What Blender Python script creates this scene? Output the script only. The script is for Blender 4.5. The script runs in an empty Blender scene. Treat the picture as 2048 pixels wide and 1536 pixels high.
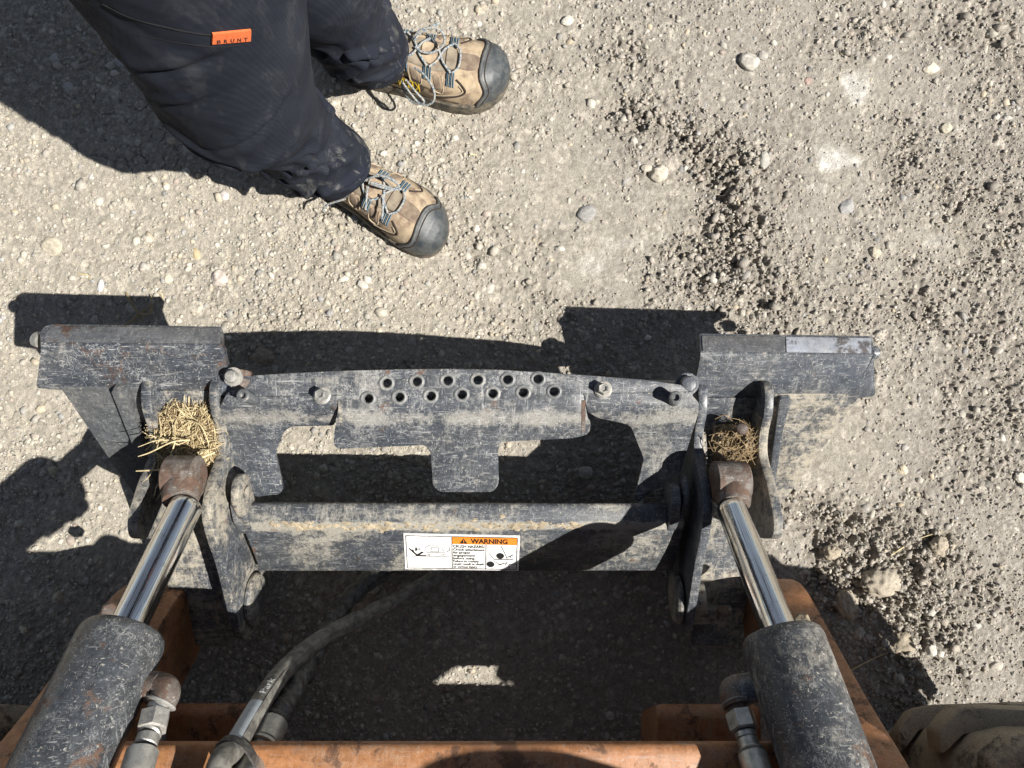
import bpy, bmesh, math, random
import numpy as np
from mathutils import Vector, Matrix, Quaternion

# ------------------------------------------------------------------ camera, sky, sun, exposure
H = 1.30                      # camera height above the dirt (m)
F = 1460.0                    # focal length in pixels of a 2048 px wide frame
scene = bpy.context.scene
col = scene.collection
cam_data = bpy.data.cameras.new('camera')
cam_data.sensor_width = 36.0
cam_data.lens = F / 2048.0 * 36.0
cam_data.clip_start = 0.01
cam_data.clip_end = 500.0
cam = bpy.data.objects.new('camera', cam_data)
cam.location = (0, 0, H)
cam.rotation_euler = (0, 0, 0)          # looks straight down, image up = +Y
col.objects.link(cam)
scene.camera = cam

SUN_EL = math.radians(49.5)
to_sun = Vector((1169.0, -412.0, 0)).normalized() * math.cos(SUN_EL)
to_sun.z = math.sin(SUN_EL)
world = bpy.data.worlds.new('World')
scene.world = world
world.use_nodes = True
nt = world.node_tree
bg = nt.nodes['Background']
sky = nt.nodes.new('ShaderNodeTexSky')
sky.sky_type = 'NISHITA'
sky.sun_disc = False
sky.sun_elevation = SUN_EL
sky.sun_rotation = math.atan2(to_sun.x, to_sun.y)
sky.altitude = 1500
sky.air_density = 0.8
sky.dust_density = 0.2
sky.ozone_density = 1.0
hs = nt.nodes.new('ShaderNodeHueSaturation')
hs.inputs['Saturation'].default_value = 0.6
nt.links.new(sky.outputs[0], hs.inputs['Color'])
nt.links.new(hs.outputs[0], bg.inputs[0])
bg.inputs[1].default_value = 0.05

sun_data = bpy.data.lights.new('sun', 'SUN')
sun_data.energy = 5.0
sun_data.angle = math.radians(0.53)
sun_data.color = (1.0, 0.955, 0.89)
sun = bpy.data.objects.new('sun', sun_data)
sun.rotation_euler = to_sun.to_track_quat('Z', 'Y').to_euler()
sun.location = to_sun * 20
col.objects.link(sun)

vs = scene.view_settings
vs.view_transform = 'Standard'
vs.look = 'None'
vs.gamma = 1.0
vs.use_curve_mapping = False
vs.exposure = 0.8

# ------------------------------------------------------------------ helpers
rng = np.random.default_rng(11)
random.seed(5)

def W(u, v, z):
    """ray through a measured picture point, cut at height z (metres)"""
    d = H - z
    return Vector(((u - 1024.0) / F * d, (768.0 - v) / F * d, z))

def G(u, v):
    return W(u, v, 0.0)

def smooth_by_angle(me, deg=35):
    me.shade_smooth()
    me.set_sharp_from_angle(angle=math.radians(deg))

def origin_of(parent):
    o = Vector((0, 0, 0))
    while parent is not None:
        o += parent.location
        parent = parent.parent
    return o

def link_mesh(name, me, mat, parent=None, smooth=35):
    """me holds world coordinates; the object gets them relative to its parent"""
    off = origin_of(parent)
    if parent is not None:
        me.transform(Matrix.Translation(-off))
    else:
        c = Vector((0, 0, 0))
        n = len(me.vertices)
        if n:
            a = np.empty(n * 3)
            me.vertices.foreach_get('co', a)
            a = a.reshape(-1, 3)
            c = Vector(((a[:, 0].min() + a[:, 0].max()) / 2, (a[:, 1].min() + a[:, 1].max()) / 2, a[:, 2].min()))
        me.transform(Matrix.Translation(-c))
    if mat is not None and not me.materials:
        me.materials.append(mat)
    if smooth:
        smooth_by_angle(me, smooth)
    o = bpy.data.objects.new(name, me)
    if parent is None:
        o.location = c
    else:
        o.parent = parent
    col.objects.link(o)
    return o

def tag(o, label, cat, group=None, kind=None):
    if label: o['label'] = label
    if cat: o['category'] = cat
    if group: o['group'] = group
    if kind: o['kind'] = kind
    return o

def thing(name, loc, label, cat, group=None):
    o = bpy.data.objects.new(name, None)
    o.empty_display_size = 0.05
    o.location = loc
    col.objects.link(o)
    return tag(o, label, cat, group)

def mesh_from(verts, faces, name='m'):
    me = bpy.data.meshes.new(name)
    me.from_pydata([tuple(v) for v in verts], [], [tuple(f) for f in faces])
    me.update()
    return me

def apply_mods(me, mods):
    """run modifiers on a mesh and return the result"""
    o = bpy.data.objects.new('tmp', me)
    col.objects.link(o)
    for kind, kw in mods:
        m = o.modifiers.new(kind, kind)
        for k, v in kw.items():
            setattr(m, k, v)
    dg = bpy.context.evaluated_depsgraph_get()
    out = bpy.data.meshes.new_from_object(o.evaluated_get(dg))
    bpy.data.objects.remove(o)
    return out

def bevel_kw(w, seg=2):
    return ('BEVEL', dict(width=w, segments=seg, limit_method='ANGLE', angle_limit=math.radians(40)))

def fillet(pts, r, n=4):
    """round the corners of a closed 2-D polygon; r a number or list"""
    out = []
    N = len(pts)
    for i in range(N):
        p = Vector(pts[i]); a = Vector(pts[i - 1]); b = Vector(pts[(i + 1) % N])
        ri = r[i] if isinstance(r, (list, tuple)) else r
        da = (a - p); db = (b - p)
        la, lb = da.length, db.length
        t = min(ri, la * 0.45, lb * 0.45)
        if t < 1e-6:
            out.append(tuple(p)); continue
        A = p + da / la * t; B = p + db / lb * t
        for k in range(n + 1):
            s = k / n
            out.append(tuple(A * (1 - s) ** 2 + p * 2 * s * (1 - s) + B * s ** 2))
    return out

def solve(u, v, zf):
    z = 0.2
    for _ in range(25):
        p = W(u, v, z)
        z = 0.5 * z + 0.5 * zf(p.x, p.y)
    return W(u, v, z)

def sheet(name, outer, zf, th, mat, parent, holes=(), cuts=(), bev=0.0015, smooth=35, sub=None):
    """steel sheet: outline as seen in the picture, laid on the surface z = zf(X, Y), with real thickness"""
    bm = bmesh.new()
    for loop in [outer] + list(holes):
        vs_ = [bm.verts.new((p[0], p[1], 0)) for p in loop]
        for i in range(len(vs_)):
            bm.edges.new((vs_[i], vs_[(i + 1) % len(vs_)]))
    bmesh.ops.triangle_fill(bm, use_beauty=True, use_dissolve=False, edges=bm.edges[:], normal=(0, 0, 1))
    for (co, no) in cuts:
        bmesh.ops.bisect_plane(bm, geom=bm.verts[:] + bm.edges[:] + bm.faces[:], plane_co=(co[0], co[1], 0), plane_no=(no[0], no[1], 0))
    for v in bm.verts:
        v.co = solve(v.co.x, v.co.y, zf)
    bm.normal_update()
    if sum(f.normal.z * f.calc_area() for f in bm.faces) < 0:
        bmesh.ops.reverse_faces(bm, faces=bm.faces[:])
    me = bpy.data.meshes.new(name)
    bm.to_mesh(me); bm.free()
    mods = [('SOLIDIFY', dict(thickness=th, offset=-1.0))]
    if bev: mods.append(bevel_kw(bev))
    me = apply_mods(me, mods)
    return link_mesh(name, me, mat, parent, smooth)

def hcuts(vals):
    return [((0, v), (0, 1)) for v in vals]

def prism_x(name, prof, x0, x1, mat, parent, bev=0.002, skew=0.0, smooth=35, holes=()):
    """(Y, z) outline extruded along X"""
    bm = bmesh.new()
    for loop in [prof] + list(holes):
        vs_ = [bm.verts.new((x0, p[0], p[1])) for p in loop]
        for i in range(len(vs_)):
            bm.edges.new((vs_[i], vs_[(i + 1) % len(vs_)]))
    if holes:
        bmesh.ops.triangle_fill(bm, use_beauty=True, use_dissolve=False, edges=bm.edges[:], normal=(1, 0, 0))
    else:
        bm.faces.new([v for v in bm.verts])
    geo = bmesh.ops.extrude_face_region(bm, geom=bm.faces[:])
    bmesh.ops.translate(bm, verts=[g for g in geo['geom'] if isinstance(g, bmesh.types.BMVert)], vec=(x1 - x0, 0, 0))
    bmesh.ops.recalc_face_normals(bm, faces=bm.faces[:])
    for v in bm.verts:
        v.co.x += skew * (v.co.z - 0.2)
    me = bpy.data.meshes.new(name)
    bm.to_mesh(me); bm.free()
    if bev:
        me = apply_mods(me, [bevel_kw(bev)])
    return link_mesh(name, me, mat, parent, smooth)

def frame_of(axis):
    a = axis.normalized()
    h = Vector((0, 0, 1)) if abs(a.z) < 0.9 else Vector((1, 0, 0))
    x = a.cross(h).normalized()
    return x, x.cross(a).normalized(), a

def lathe_geo(A, B, prof, seg=32, hexa=()):
    """prof: list of (t metres along axis from A, radius)"""
    x, y, a = frame_of(B - A)
    verts, faces = [], []
    for (t, r) in prof:
        for k in range(seg):
            an = 2 * math.pi * k / seg
            verts.append(A + a * t + (x * math.cos(an) + y * math.sin(an)) * r)
    n = len(prof)
    for i in range(n - 1):
        for k in range(seg):
            k2 = (k + 1) % seg
            faces.append((i * seg + k, i * seg + k2, (i + 1) * seg + k2, (i + 1) * seg + k))
    faces.append(tuple(range(seg))[::-1])
    faces.append(tuple((n - 1) * seg + k for k in range(seg)))
    return verts, faces

def lathe(name, A, B, prof, mat, parent, seg=32, smooth=35, bev=0):
    v, f = lathe_geo(A, B, prof, seg)
    me = mesh_from(v, f, name)
    bm = bmesh.new(); bm.from_mesh(me)
    bmesh.ops.recalc_face_normals(bm, faces=bm.faces[:])
    bm.to_mesh(me); bm.free()
    if bev: me = apply_mods(me, [bevel_kw(bev)])
    if mat is M.get('chrome'):
        uv = me.uv_layers.new(name='UVMap')
        for lp in me.loops:
            i_ = lp.vertex_index
            uv.data[lp.index].uv = (abs((i_ % seg) / seg * 2 - 1), prof[i_ // seg][0] * 10)
    return link_mesh(name, me, mat, parent, smooth)

def catmull(pts, n=10):
    P = [Vector(p) for p in pts]
    P = [P[0] * 2 - P[1]] + P + [P[-1] * 2 - P[-2]]
    out = []
    for i in range(1, len(P) - 2):
        p0, p1, p2, p3 = P[i - 1], P[i], P[i + 1], P[i + 2]
        for k in range(n):
            t = k / n
            out.append(0.5 * ((2 * p1) + (p2 - p0) * t + (2 * p0 - 5 * p1 + 4 * p2 - p3) * t * t + (3 * p1 - p0 - 3 * p2 + p3) * t ** 3))
    out.append(P[-2])
    return out

def tube_geo(path, rad, seg=12, base=0):
    """swept tube; rad is a number or f(fraction, angle)"""
    verts, faces = [], []
    n = len(path)
    prev = None
    for i, p in enumerate(path):
        t = (path[min(i + 1, n - 1)] - path[max(i - 1, 0)]).normalized()
        if prev is None:
            x, y, _ = frame_of(t)
        else:
            x = (prev - t * prev.dot(t)).normalized()
            y = t.cross(x)
        prev = x
        for k in range(seg):
            an = 2 * math.pi * k / seg
            r = rad(i / (n - 1), an) if callable(rad) else rad
            verts.append(p + (x * math.cos(an) + y * math.sin(an)) * r)
    for i in range(n - 1):
        for k in range(seg):
            k2 = (k + 1) % seg
            faces.append((base + i * seg + k, base + i * seg + k2, base + (i + 1) * seg + k2, base + (i + 1) * seg + k))
    faces.append(tuple(base + k for k in range(seg))[::-1])
    faces.append(tuple(base + (n - 1) * seg + k for k in range(seg)))
    return verts, faces

def tube(name, pts, rad, mat, parent, seg=12, sm=10, smooth=60):
    path = catmull(pts, sm) if sm else [Vector(p) for p in pts]
    v, f = tube_geo(path, rad, seg)
    return link_mesh(name, mesh_from(v, f, name), mat, parent, smooth)

def box_mesh(cx, cy, cz, sx, sy, sz, rot=None):
    verts = []
    for dz in (-1, 1):
        for dx, dy in ((-1, -1), (1, -1), (1, 1), (-1, 1)):
            p = Vector((dx * sx / 2, dy * sy / 2, dz * sz / 2))
            if rot is not None: p = rot @ p
            verts.append(p + Vector((cx, cy, cz)))
    return verts, [(3, 2, 1, 0), (4, 5, 6, 7), (0, 1, 5, 4), (1, 2, 6, 5), (2, 3, 7, 6), (3, 0, 4, 7)]

# numpy noise ---------------------------------------------------------
def _hash(ix, iy, seed):
    h = (ix.astype(np.int64) * 374761393 + iy.astype(np.int64) * 668265263 + seed * 1442695041) & 0xFFFFFFFF
    h = ((h ^ (h >> 13)) * 1274126177) & 0xFFFFFFFF
    h = ((h ^ (h >> 16)) * 2246822519) & 0xFFFFFFFF
    h = h ^ (h >> 15)
    return (h & 0xFFFFFF) / float(0x1000000)

def vnoise(x, y, seed=0):
    ix = np.floor(x); iy = np.floor(y)
    fx = x - ix; fy = y - iy
    fx = fx * fx * fx * (fx * (fx * 6 - 15) + 10); fy = fy * fy * fy * (fy * (fy * 6 - 15) + 10)
    a = _hash(ix, iy, seed); b = _hash(ix + 1, iy, seed)
    c = _hash(ix, iy + 1, seed); d = _hash(ix + 1, iy + 1, seed)
    return (a * (1 - fx) + b * fx) * (1 - fy) + (c * (1 - fx) + d * fx) * fy

def fbm(x, y, seed=0, octv=4, gain=0.5):
    s = 0; amp = 1; tot = 0
    for o in range(octv):
        s = s + amp * vnoise(x * 2 ** o + 17.3 * o, y * 2 ** o - 9.1 * o, seed + o)
        tot += amp; amp *= gain
    return s / tot

def worley(x, y, seed=0):
    """returns (distance to nearest feature, random id of it)"""
    ix = np.floor(x); iy = np.floor(y)
    best = np.full(x.shape, 9.0); idv = np.zeros(x.shape); tilt = np.zeros(x.shape)
    for dx in (-1, 0, 1):
        for dy in (-1, 0, 1):
            cx = ix + dx; cy = iy + dy
            px = cx + _hash(cx, cy, seed); py = cy + _hash(cx, cy, seed + 77)
            an = _hash(cx, cy, seed + 31) * 6.283
            ex = x - px; ey = y - py
            ca = np.cos(an); sa = np.sin(an)
            rx = ex * ca + ey * sa; ry = (-ex * sa + ey * ca) * (1.0 + 0.6 * _hash(cx, cy, seed + 55))
            d = np.sqrt(rx * rx + ry * ry)
            m = d < best
            best = np.where(m, d, best)
            idv = np.where(m, _hash(cx, cy, seed + 5), idv)
            tilt = np.where(m, rx * (2 * _hash(cx, cy, seed + 8) - 1) + ry * (2 * _hash(cx, cy, seed + 13) - 1), tilt)
    return best, idv, tilt

# ------------------------------------------------------------------ materials
def new_mat(name):
    m = bpy.data.materials.new(name)
    m.use_nodes = True
    n = m.node_tree.nodes
    return m, n, m.node_tree.links, n['Principled BSDF']

def node(n, t, **kw):
    o = n.new(t)
    for k, v in kw.items():
        setattr(o, k, v)
    return o

def noise_node(n, l, vec, scale, detail=6, rough=0.6, dist=0.0):
    t = n.new('ShaderNodeTexNoise')
    t.inputs['Scale'].default_value = scale
    t.inputs['Detail'].default_value = detail
    t.inputs['Roughness'].default_value = rough
    t.inputs['Distortion'].default_value = dist
    if vec is not None: l.new(vec, t.inputs['Vector'])
    return t.outputs['Fac']

def ramp(n, l, fac, a, b, va=0.0, vb=1.0):
    r = n.new('ShaderNodeMapRange')
    r.interpolation_type = 'SMOOTHSTEP'
    r.inputs['From Min'].default_value = a
    r.inputs['From Max'].default_value = b
    r.inputs['To Min'].default_value = va
    r.inputs['To Max'].default_value = vb
    l.new(fac, r.inputs['Value'])
    return r.outputs[0]

def mixc(n, l, fac, a, b):
    m = n.new('ShaderNodeMix')
    m.data_type = 'RGBA'
    for s, v in (('Factor', fac),):
        if isinstance(v, (int, float)): m.inputs[0].default_value = v
        else: l.new(v, m.inputs[0])
    for idx, v in ((6, a), (7, b)):
        if isinstance(v, tuple): m.inputs[idx].default_value = (*v, 1)
        else: l.new(v, m.inputs[idx])
    return m.outputs[2]

def mathn(n, l, op, a, b=None, clamp=False):
    m = n.new('ShaderNodeMath')
    m.operation = op
    m.use_clamp = clamp
    for i, v in enumerate((a, b)):
        if v is None: continue
        if isinstance(v, (int, float)): m.inputs[i].default_value = v
        else: l.new(v, m.inputs[i])
    return m.outputs[0]

def coords(n, l, scale=(1, 1, 1), rot=(0, 0, 0), which='Object', loc=(0, 0, 0)):
    tc = n.new('ShaderNodeTexCoord')
    mp = n.new('ShaderNodeMapping')
    mp.inputs['Scale'].default_value = scale
    mp.inputs['Rotation'].default_value = rot
    mp.inputs['Location'].default_value = loc
    l.new(tc.outputs[which], mp.inputs['Vector'])
    return mp.outputs[0]

def bump(n, l, bs, height, strength=0.3, dist=0.001):
    b = n.new('ShaderNodeBump')
    b.inputs['Strength'].default_value = strength
    b.inputs['Distance'].default_value = dist
    l.new(height, b.inputs['Height'])
    l.new(b.outputs[0], bs.inputs['Normal'])

def steel(name, base, dust=0.4, rust=0.15, rough=0.42, dustcol=(0.34, 0.315, 0.265), rustcol=(0.135, 0.072, 0.04),
          scratch=0.5, metal=0.0, seed=0.0, speck=0.5, rusty2=(0.07, 0.035, 0.022), film0=0.10, dmax=0.72, band=None):
    """worn paint on steel: dust in patches and specks, scratches, rust patches"""
    m, n, l, bs = new_mat(name)
    v = coords(n, l, loc=(seed * 3.7, seed * 1.3, seed * 2.1))
    big = noise_node(n, l, v, 11, 4, 0.6, 0.2)
    mid0 = noise_node(n, l, v, 85, 9, 0.78, 0.1)
    sm1 = noise_node(n, l, coords(n, l, (26, 120, 60), (0.1, 0.2, 0.35)), 1.0, 7, 0.72, 0.5)
    sm2 = noise_node(n, l, coords(n, l, (130, 30, 60), (0.2, 0.1, -0.5)), 1.0, 7, 0.72, 0.5)
    mid = mathn(n, l, 'ADD', mathn(n, l, 'MULTIPLY', mid0, 0.5), mathn(n, l, 'MULTIPLY', mathn(n, l, 'MAXIMUM', sm1, sm2), 0.48))
    fine = noise_node(n, l, v, 420, 5, 0.75)
    def streak(sx, sy, sz, rot):
        return noise_node(n, l, coords(n, l, (sx, sy, sz), rot), 1.0, 3, 0.6, 1.6)
    s1 = streak(28, 430, 200, (0.3, 0.2, 0.42)); s2 = streak(380, 22, 200, (0.1, 0.4, -0.7)); s3 = streak(300, 40, 200, (0.2, 0.1, 1.15)); s4 = streak(36, 520, 200, (0.0, 0.3, -0.12))
    # paint, slightly uneven and chalked
    c = mixc(n, l, ramp(n, l, mid, 0.40, 0.60), base, tuple(min(1, x * 1.7 + 0.022) for x in base))
    # dust: patches broken up by finer noise
    dsum = mathn(n, l, 'ADD', mathn(n, l, 'MULTIPLY', big, 0.42), mathn(n, l, 'MULTIPLY', mid, 0.70))
    if band:                      # dust and rust that settled along a bend: (local Y, half width, amount)
        sp_ = n.new('ShaderNodeSeparateXYZ')
        l.new(coords(n, l), sp_.inputs[0])
        t_ = mathn(n, l, 'ABSOLUTE', mathn(n, l, 'SUBTRACT', sp_.outputs[1], band[0]))
        bnd = ramp(n, l, t_, 0.0, band[1], band[2], 0.0)
        dsum = mathn(n, l, 'ADD', dsum, bnd)
    th = 0.675 - 0.27 * dust
    dm = ramp(n, l, dsum, th, th + 0.13, 0.0, dmax)
    dm = mathn(n, l, 'MULTIPLY', dm, ramp(n, l, fine, 0.38, 0.58, 0.62, 1.0))
    film = mathn(n, l, 'MAXIMUM', dm, ramp(n, l, big, 0.35, 0.65, film0 * 0.3, film0 * 0.7 + 0.08 * dust))
    c = mixc(n, l, film, c, dustcol)
    # pale scuffs in several directions
    def filament(scale, width, dist, off):
        q = noise_node(n, l, coords(n, l, loc=(off, off * 2 + seed, 1.7)), scale, 3, 0.55, dist)
        return ramp(n, l, mathn(n, l, 'ABSOLUTE', mathn(n, l, 'SUBTRACT', q, 0.5)), 0.0, width, 1.0, 0.0)
    fil = mathn(n, l, 'MAXIMUM', filament(38, 0.016, 1.3, 3.1), filament(90, 0.026, 1.0, 7.7))
    fil = mathn(n, l, 'MULTIPLY', fil, ramp(n, l, noise_node(n, l, v, 30, 4, 0.6), 0.46, 0.60, 0.0, 0.85))
    sm = mathn(n, l, 'MAXIMUM', fil, mathn(n, l, 'MAXIMUM', ramp(n, l, s1, 0.60, 0.68), ramp(n, l, s2, 0.61, 0.69)))
    sm = mathn(n, l, 'MULTIPLY', sm, scratch)
    c = mixc(n, l, sm, c, (0.37, 0.375, 0.37))
    # chips / specks
    sp = mathn(n, l, 'MULTIPLY', ramp(n, l, noise_node(n, l, v, 260, 3, 0.6, 0.4), 0.63, 0.68), speck)
    c = mixc(n, l, sp, c, (0.50, 0.47, 0.41))
    # rust
    rn = noise_node(n, l, coords(n, l, loc=(seed + 5, 2 * seed + 1, 3)), 20, 9, 0.74, 0.2)
    rt = 0.70 - 0.34 * rust
    rm = ramp(n, l, rn, rt, rt + 0.075, 0.0, 0.85)
    rc = mixc(n, l, ramp(n, l, mid, 0.35, 0.65), rusty2, rustcol)
    c = mixc(n, l, rm, c, rc)
    l.new(c, bs.inputs['Base Color'])
    rr = mathn(n, l, 'ADD', mathn(n, l, 'MULTIPLY', film, 0.78 - rough), rough, True)
    rr = mathn(n, l, 'MAXIMUM', rr, mathn(n, l, 'MULTIPLY', rm, 0.85))
    l.new(rr, bs.inputs['Roughness'])
    bs.inputs['Metallic'].default_value = metal
    hgt = mathn(n, l, 'ADD', mathn(n, l, 'MULTIPLY', film, 0.7), mathn(n, l, 'ADD', mathn(n, l, 'MULTIPLY', rm, 0.5), mathn(n, l, 'MULTIPLY', fine, 0.16)))
    bump(n, l, bs, hgt, 0.55, 0.0013)
    return m

def plain(name, colr, rough=0.6, metal=0.0, var=0.25, scale=60, bumpy=0.0, colr2=None, bscale=None, spec=None):
    m, n, l, bs = new_mat(name)
    v = coords(n, l)
    f = noise_node(n, l, v, scale, 5, 0.65, 0.4)
    b = colr2 if colr2 else tuple(x * (1 - var) for x in colr)
    l.new(mixc(n, l, ramp(n, l, f, 0.35, 0.65), colr, b), bs.inputs['Base Color'])
    bs.inputs['Roughness'].default_value = rough
    bs.inputs['Metallic'].default_value = metal
    if spec is not None: bs.inputs['Specular IOR Level'].default_value = spec
    if bumpy:
        bump(n, l, bs, noise_node(n, l, v, bscale or scale * 4, 4, 0.6), 0.6, bumpy)
    return m

BLK = (0.017, 0.023, 0.033)
M = {}
M['paint'] = steel('worn_black_paint', (0.024, 0.031, 0.043), dust=0.42, rust=0.22, seed=1, rough=0.34, dmax=0.6, scratch=0.6)
M['paint_wing'] = steel('worn_black_paint_wing', BLK, dust=0.44, rust=0.40, seed=2, scratch=0.85, rough=0.32)
M['paint_clean'] = steel('worn_black_paint_dark', (0.036, 0.042, 0.050), scratch=0.3, dust=0.42, rust=0.10, film0=0.14, seed=3)
M['paint_dusty'] = steel('dust_caked_black_paint', BLK, dust=0.60, rust=0.24, seed=4, dmax=0.9, dustcol=(0.42, 0.375, 0.29))
M['paint_cover'] = steel('scratched_black_cover_paint', (0.021, 0.027, 0.037), dust=0.42, rust=0.26, seed=5, scratch=0.75, film0=0.08, dmax=0.66, rough=0.36, dustcol=(0.37, 0.35, 0.305), band=(0.050, 0.018, 0.10))
M['tube'] = steel('dusty_black_tube_paint', BLK, dust=0.50, rust=0.28, seed=6, dustcol=(0.38, 0.355, 0.295), dmax=0.85, band=(-0.1145, 0.011, 0.16))
M['barrel'] = steel('chipped_black_cylinder_paint', (0.020, 0.024, 0.030), dust=0.30, rust=0.42, seed=7, rough=0.32, speck=0.6, film0=0.05)
M['barrel_dusty'] = steel('dusty_black_cylinder_paint', (0.020, 0.024, 0.030), dust=0.46, rust=0.38, seed=17, dmax=0.8, film0=0.05, rough=0.4, speck=0.8)
M['rusty'] = steel('rusty_bare_steel', (0.070, 0.056, 0.048), dust=0.38, rust=0.62, seed=8, rough=0.55, scratch=0.4, rustcol=(0.135, 0.070, 0.043), rusty2=(0.06, 0.04, 0.03), dustcol=(0.27, 0.23, 0.18))
M['orange'] = steel('dirty_orange_paint', (0.225, 0.094, 0.032), dust=0.44, rust=0.50, seed=9, rough=0.5, scratch=0.25, speck=0.25,
                    rusty2=(0.05, 0.03, 0.02), rustcol=(0.13, 0.06, 0.03), dustcol=(0.25, 0.175, 0.11))
M['bare'] = steel('polished_steel_highlight', (0.32, 0.34, 0.38), dust=0.40, rust=0.52, seed=10, rough=0.34, metal=0.35, scratch=0.6, rusty2=(0.05, 0.045, 0.042), rustcol=(0.09, 0.065, 0.05))  # bare steel, its pale tone carrying the lip highlight
M['barelip'] = steel('dull_worn_steel', (0.075, 0.078, 0.085), dust=0.34, rust=0.34, seed=14, rough=0.34, metal=0.3, scratch=0.5)
M['zinc'] = steel('dusty_zinc_fitting', (0.30, 0.30, 0.28), dust=0.46, rust=0.2, seed=11, rough=0.38, metal=0.7)
M['bolt'] = steel('dusty_bolt_zinc', (0.20, 0.20, 0.19), dust=0.62, rust=0.2, seed=12, rough=0.5, metal=0.4, dustcol=(0.46, 0.42, 0.36))
M['rubber'] = plain('dusty_hose_rubber', (0.19, 0.182, 0.16), 0.62, var=0.6, scale=90, bumpy=0.0006)
M['sleeve'] = plain('woven_hose_sleeve', (0.022, 0.022, 0.024), 0.42, scale=140, colr2=(0.10, 0.098, 0.09), bumpy=0.0015, bscale=420)
M['tyre'] = steel('dusty_tyre_rubber', (0.030, 0.028, 0.026), dust=0.80, dmax=0.9, rust=0.0, seed=13, rough=0.75, scratch=0.1, speck=0.1, dustcol=(0.33, 0.285, 0.21))
M['strap'] = plain('black_rubber_strap', (0.03, 0.03, 0.032), 0.6, scale=150, colr2=(0.10, 0.095, 0.085), bumpy=0.001)
M['clay'] = plain('dry_caked_clay', (0.40, 0.335, 0.235), 1.0, var=0.45, scale=55, bumpy=0.003, bscale=160)

def chrome():
    m, n, l, bs = new_mat('chromed_rod')
    f = noise_node(n, l, coords(n, l), 40, 5, 0.7)
    st = noise_node(n, l, coords(n, l, (46, 1.1, 1), which='UV'), 1.0, 4, 0.6)
    cc = mixc(n, l, ramp(n, l, f, 0.55, 0.75), (0.72, 0.70, 0.66), (0.44, 0.40, 0.34))
    l.new(mixc(n, l, ramp(n, l, st, 0.54, 0.62, 0, 0.75), cc, (0.16, 0.15, 0.14)), bs.inputs['Base Color'])  # dark streaks in the colour imitate reflected bands, with some grime
    bs.inputs['Metallic'].default_value = 1.0
    l.new(ramp(n, l, st, 0.3, 0.75, 0.03, 0.13), bs.inputs['Roughness'])
    bump(n, l, bs, st, 0.16, 0.0010)
    return m
M['chrome'] = chrome()

# ------------------------------------------------------------------ ground
_warp = {}
def warp_of(X, Y):
    key = (id(X), X.shape)
    if key not in _warp:
        _warp.clear()
        _warp[key] = (X, fbm(X * 14, Y * 14, 201, 3) - 0.5, fbm(X * 14, Y * 14, 207, 3) - 0.5)
    return _warp[key][1:]
def blob(X, Y, u, v, ru, rv, ang=0.0):
    c = G(u, v); k = H / F
    dx = X - c.x; dy = Y - c.y
    wv = 0.9 * k * (ru + rv)
    w1, w2 = warp_of(X, Y)
    dx = dx + wv * w1; dy = dy + wv * w2
    ca, sa = math.cos(ang), math.sin(ang)
    a = (dx * ca - dy * sa) / (ru * k); b = (dx * sa + dy * ca) / (rv * k)
    return np.exp(-(a * a + b * b))

ROUGH = [(1240, 100, 70, 35, 0.3, 0.8), (1330, 240, 110, 70, 0.5, 1.0), (1420, 330, 90, 60, 0.8, 0.9), (1470, 430, 70, 120, 0.0, 0.9), (1420, 530, 110, 80, 0.2, 0.9),
         (1560, 620, 130, 90, 0.3, 0.6), (1760, 1090, 150, 110, 0.2, 1.3), (1820, 1230, 130, 120, 0.4, 1.3), (1700, 1130, 90, 60, 0.0, 1.0), (1900, 640, 150, 60, 0.2, 0.5),
         (1780, 330, 60, 90, 0.0, 0.55), (1100, 610, 160, 35, 0.1, 0.45), (960, 480, 110, 60, 0.2, 0.5), (690, 430, 60, 30, 0.4, 0.5),
         (1720, 40, 120, 60, 0.2, 0.5), (1960, 60, 80, 120, 0.3, 0.6), (1980, 420, 90, 160, 0, 0.45), (560, 640, 60, 40, 0.2, 0.45), (1000, 120, 120, 60, 0.2, 0.4),
         (1960, 850, 100, 120, 0.2, 0.5), (480, 700, 60, 40, 0, 0.4)]
SMOOTHY = [(1255, 490, 130, 50, -0.35), (1330, 400, 60, 40, -0.4), (1215, 170, 55, 40, 0.2), (1120, 380, 80, 90, 0), (1725, 165, 45, 55, 0),
           (1670, 325, 60, 45, 0.3), (1880, 470, 90, 40, -0.3), (100, 760, 110, 60, 0), (1640, 860, 70, 120, 0.3)]
PALE = [(1725, 165, 40, 45, 0, 1.0), (1675, 320, 48, 32, 0.4, 1.0), (1620, 375, 40, 22, 0.2, 0.55), (1880, 480, 70, 30, -0.3, 0.5), (1260, 500, 120, 40, -0.35, 0.5), (1880, 300, 22, 28, 0.3, 0.6),
        (900, 40, 90, 30, 0, 0.35), (1590, 900, 50, 90, 0.4, 0.35)]

def rough_mask(X, Y):
    m = np.zeros_like(X)
    for (u, v, ru, rv, a, s) in ROUGH:
        m = m + s * blob(X, Y, u, v, ru, rv, a)
    m = m * (0.45 + 1.1 * fbm(X * 18, Y * 18, 40, 3))
    return np.clip(m, 0, 1.35)

def smooth_mask(X, Y):
    m = np.zeros_like(X)
    for (u, v, ru, rv, a) in SMOOTHY:
        m = np.maximum(m, blob(X, Y, u, v, ru, rv, a))
    return np.clip(m * (0.5 + fbm(X * 15, Y * 15, 60, 3)), 0, 1)

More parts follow.
